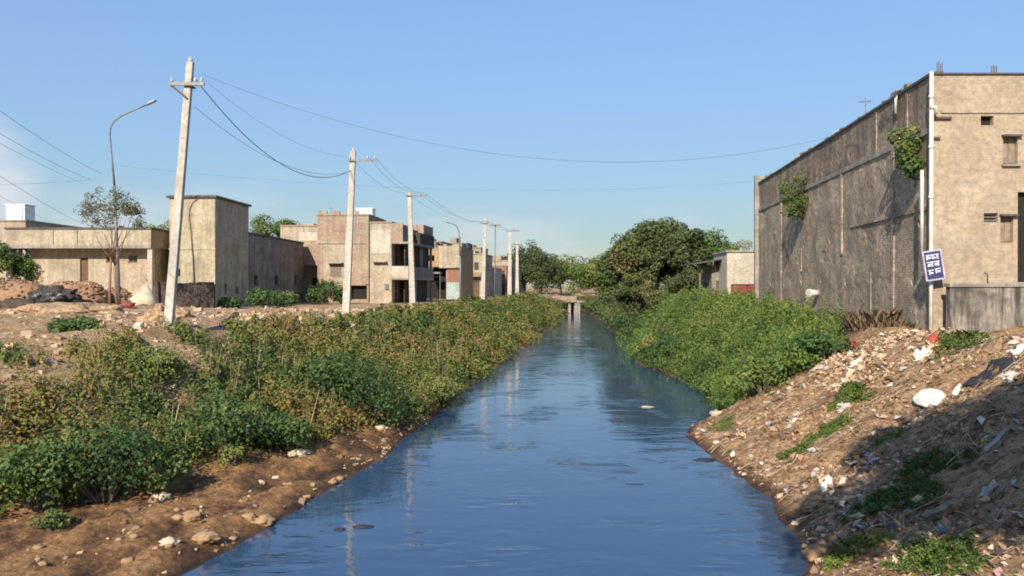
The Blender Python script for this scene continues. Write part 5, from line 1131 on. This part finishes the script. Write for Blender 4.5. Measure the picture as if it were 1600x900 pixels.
tuft(1455, 735, .6, .28, 650, 'shaded grass patch below the white basin', .2)
tuft(1300, 672, .5, .30, 600, 'green grass patch beside the dark bush on the sunlit slope', .45)
tuft(1245, 712, .35, .26, 400, 'short green tuft above the pebbly shore', .4)
tuft(1130, 668, .4, .2, 350, 'thin grass on the pebbly spit', .5)
tuft(1385, 690, .3, .18, 260, 'sparse dry grass tuft below the white basin', .8)
tuft(1505, 538, .8, .5, 700, 'green grass at the foot of the stained boundary wall', .45)
tuft(1330, 620, .45, .4, 600, 'leafy green tuft beside the white scrap on the sunlit slope', .4)

# notable rubbish, each thing on its own
def rag(name, pxx, pyy, w, h, mat, label, cat, seed, lift=.05, tilt=.5, rz=0.0):
    """a crumpled sheet with thickness"""
    X, Y, z = slope_at(pxx, pyy); n = 9; vs_ = []; fs = []
    for i in range(n):
        for j in range(n):
            a, b = (i / (n - 1) - .5), (j / (n - 1) - .5); k = 1 - .25 * noise.noise((a * 3 + seed, b * 3, 1)); 
            lx, ly = a * w * k, b * h * k; gx = X + lx * math.cos(rz) - ly * math.sin(rz) * .4; gy = Y + ly * math.cos(rz) + lx * math.sin(rz)
            gz = land(gx, gy, False) + lift + ly * tilt + .09 * noise.noise((a * 4 + seed, b * 4, seed)) + .05 * noise.noise((a * 9 + seed, b * 9, 2))
            vs_.append((gx, gy, gz))
    for i in range(n - 1):
        for j in range(n - 1): fs.append((i*n+j, (i+1)*n+j, (i+1)*n+j+1, i*n+j+1))
    mb = MB(); mb.add(vs_, fs); o = mb.build(name, M[mat], None, True); o.modifiers.new('s', 'SOLIDIFY').thickness = .012
    return tag(o, label, cat)
# white basin lying on its side
X, Y, z = slope_at(1455, 634); bo = Vector((X, Y, z + .17))
t = thing('basin', 'dirty white plastic basin lying tilted on the rubbish slope', 'basin', (X, Y, z))
ax = Vector((-.15, -.42, .88)).normalized(); s1 = ax.cross(Vector((0, 1, 0))).normalized(); s2 = ax.cross(s1)
prof = [(.02, .16), (.16, .165), (.27, .10), (.34, .0), (.37, -.02), (.36, -.035), (.31, .0), (.245, .085), (.15, .14), (.02, .145)]
vs_ = []; ns = 22
for (r, hh_) in prof:
    for k in range(ns): vs_.append(bo + ax * (hh_ - .06) + (s1 * math.cos(k * 2 * math.pi / ns) * 1.05 + s2 * math.sin(k * 2 * math.pi / ns) * .85) * r)
mb = MB(); mb.add(vs_, [(i*ns+k, i*ns+(k+1) % ns, (i+1)*ns+(k+1) % ns, (i+1)*ns+k) for i in range(len(prof) - 1) for k in range(ns)] + [tuple(range(ns)), tuple(range((len(prof)-1)*ns + ns - 1, (len(prof)-1)*ns - 1, -1))])
mb.build('bowl', M['plastic'], t, True)
X, Y, z = slope_at(1491, 622)
t = thing('plastic_bottle', 'small white plastic bottle beside the basin', 'bottle', (X, Y, z)); ddir = Vector((.5, .3, .6)).normalized(); b0 = Vector((X, Y, z + .02))
MB().tube([b0, b0 + ddir * .02, b0 + ddir * .2, b0 + ddir * .25, b0 + ddir * .27], [.05, .062, .062, .035, .03], 12).build('bottle', M['plastic'], t, True)
MB().tube([b0 + ddir * .27, b0 + ddir * .31], .034, 10).build('cap', M['plastic'], t, True)
rag('plastic_bag', 1325, 545, .5, .35, 'redbag', 'crumpled red plastic bag at the top of the rubbish slope', 'bag', 3.1, .12, .5)
rag('plastic_bag', 1458, 533, .28, .25, 'redbag', 'small red scrap at the foot of the corner pipe', 'bag', 8.4, .1, .4)
rag('plastic_sheet', 1335, 573, .45, .2, 'plastic', 'white plastic strip below the red bag', 'plastic', 5.2, .05, .3)
rag('plastic_sheet', 1441, 560, .34, .26, 'plastic', 'white plastic scrap below the corner pipe', 'plastic', 6.6, .09, .7)
rag('plastic_sheet', 1292, 768, .22, .16, 'plastic', 'white crumpled plastic near the water on the rubbish slope', 'plastic', 9.3, .06, .6)
rag('plastic_sheet', 1318, 758, .26, .12, 'paleplastic', 'pale twisted plastic strip beside the white crumpled plastic', 'plastic', 2.3, .05, .3, .6)
rag('plastic_sheet', 1318, 640, .3, .22, 'paleplastic', 'pale scrap caught in the leafy tuft', 'plastic', 12.3, .06, .6)
rag('plastic_sheet', 1578, 592, .36, .25, 'paleplastic', 'grey sacking at the top right of the rubbish slope', 'sack', 14.3, .06, .5)
rag('plastic_sheet', 1545, 770, .32, .16, 'paleplastic', 'grey plastic strip in the shade beside the broken plank', 'plastic', 16.3, .05, .5, .5)
rag('black_cloth', 1545, 588, .9, .6, 'blackmat', 'heap of black cloth at the top of the rubbish slope', 'cloth', 18.3, .07, .1)
rag('plastic_sheet', 1592, 550, .3, .22, 'plastic', 'white plastic scraps by the boundary wall', 'plastic', 19.3, .09, .6)
def plank(x0, y0, x1, y1, w, th, mat, label, name='plank'):
    a = Vector(slope_at(x0, y0)); b = Vector(slope_at(x1, y1)); a.z += th; b.z += th * 1.3; dv = (b - a); l_ = dv.length; dv.normalize(); sd = dv.cross(Vector((0, 0, 1))).normalized(); up = sd.cross(dv)
    mb = MB(); n = 6; pts = []
    for k in range(n + 1):
        p = a + dv * l_ * k / n + up * .015 * math.sin(k * 1.7); ww = w * (1 + .1 * math.sin(k * 2.3)); pts += [p - sd * ww - up * th, p + sd * ww - up * th, p + sd * ww + up * th, p - sd * ww + up * th]
    mb.add(pts, [(4*k+q, 4*k+(q+1) % 4, 4*k+4+(q+1) % 4, 4*k+4+q) for k in range(n) for q in range(4)] + [(3, 2, 1, 0), tuple(4*n+q for q in range(4))])
    return tag(mb.build(name, M[mat], None), label, name)
plank(1540, 712, 1575, 678, .045, .03, 'concrete', 'grey weathered plank lying down the shaded slope')
plank(1445, 820, 1500, 792, .075, .05, 'timber', 'broken brown plank in the shaded foreground')
plank(1395, 668, 1440, 640, .03, .02, 'straw' if False else 'timber', 'thin stick on the sunlit slope below the basin', 'stick')
plank(1520, 860, 1590, 815, .02, .015, 'timber', 'dry branch lying at the shaded foot of the slope', 'stick')

# rocks
def rock(pxx, pyy, r, mat, label, seed, group=None, fl=.65):
    X, Y, z = slope_at(pxx, pyy)
    o = lump('rock', M[mat], (X, Y, z + r * .22), (r * random.uniform(.9, 1.25), r * random.uniform(.8, 1.0), r * fl), seed, None, .6, 3, sharp=2.3)
    return tag(o, label, 'rock', group)
rock(251, 783, .20, 'palestone', 'pale cream boulder on the mud below the dark green bush', 61, fl=.6)
rock(405, 758, .09, 'palestone', 'small white stone on the mud shelf beyond the pale boulder', 62)
rock(412, 818, .17, 'stone', 'tan boulder at the very edge of the water', 63)
rock(390, 812, .12, 'stone', 'brown stone wedged beside the tan edge boulder', 64)
rock(320, 848, .22, 'stone', 'flat tan rock on the mud at the waterline', 65, fl=.45)
rock(300, 812, .17, 'stone', 'humped brown rock in the middle of the mud bank', 66)
rock(265, 853, .13, 'palestone', 'yellowish stone below the humped brown rock', 67)
rock(465, 713, .25, 'palestone', 'flat grey-green slab under the shaded bushes', 68, fl=.35)
rock(595, 672, .14, 'palestone', 'pale stone at the foot of the largest dark bush', 69)
rock(1120, 650, .22, 'palestone', 'flat pale rock between the spit and the greenery', 70, fl=.5)
rock(1246, 862, .13, 'palestone', 'pale stone on the lowest point of the rubbish slope shore', 71)
rock(1280, 872, .22, 'stone', 'tan rock clump at the waterline beside the bright grass tuft', 72)
rock(1263, 800, .15, 'stone', 'brown stone at the shaded waterline of the rubbish slope', 73)
g = 'small stones on the left mud bank'
for k in range(24):
    yy = random.uniform(12.3, 19); to = float(np.interp(yy, TY, TO)); x = XL(yy) - .05 - random.random() ** 1.5 * min(3.2, to) 
    r = random.uniform(.04, .095); z = land(x, yy)
    tag(lump('stone', M[random.choice(['stone', 'stone', 'stone', 'stone', 'palestone'])], (x, yy, z + r * .2), (r * 1.2, r, r * .7), 100 + k, None, .4, 2), 'fist-sized stone half sunk in the left mud bank', 'stone', g)
g = 'small stones on the right shore'
for k in range(30):
    yy = random.uniform(10.5, 25.5); x = XR(yy) + .08 + random.random() ** 1.6 * 1.6; r = random.uniform(.04, .10); z = land(x, yy)
    tag(lump('stone', M[random.choice(['stone', 'stone', 'stone', 'palestone'])], (x, yy, z + r * .2), (r * 1.2, r, r * .7), 200 + k, None, .4, 2), 'fist-sized stone on the shore of the rubbish slope', 'stone', g)
# white plastic scrap snagged on a stub at the far left
X, Y, z = slope_at(68, 772)
t = thing('snagged_plastic', 'torn white plastic snagged on a stub in front of the bright green bush', 'plastic', (X, Y, z))
MB().tube([(X + .02, Y, z - .1), (X - .02, Y, z + .2), (X + .03, Y + .02, z + .34)], [.03, .022, .012], 6).build('stub', M['timber'], t)
MB().tube([(X - .09, Y - .03, z + .2), (X - .05, Y - .05, z + .34), (X + .0, Y - .02, z + .46), (X + .05, Y, z + .44), (X + .1, Y - .02, z + .3), (X + .11, Y - .03, z + .2)], [.03, .04, .035, .02, .03, .015], 7).build('torn_film', M['plastic'], t, True)

# things floating on the canal
def floater(pxx, pyy, r, mat, label, seed):
    Y = CAMZ * F / (pyy - HY); X = pX(pxx, Y); o = lump('floating_debris', M[mat], (X, Y, .005), (r, r * .5, .03), seed, None, .5, 3, sharp=2.0); return tag(o, label, 'debris')
floater(1012, 636, .22, 'palestone', 'pale scrap floating near the right bank beyond the spit', 81)
floater(1103, 719, .3, 'blackmat', 'dark clot floating off the pebbly spit', 82)
floater(568, 824, .17, 'blackmat', 'dark clot floating near the left mud bank', 83)
floater(530, 828, .10, 'blackmat', 'small dark clot trailing beside the larger one near the mud bank', 84)
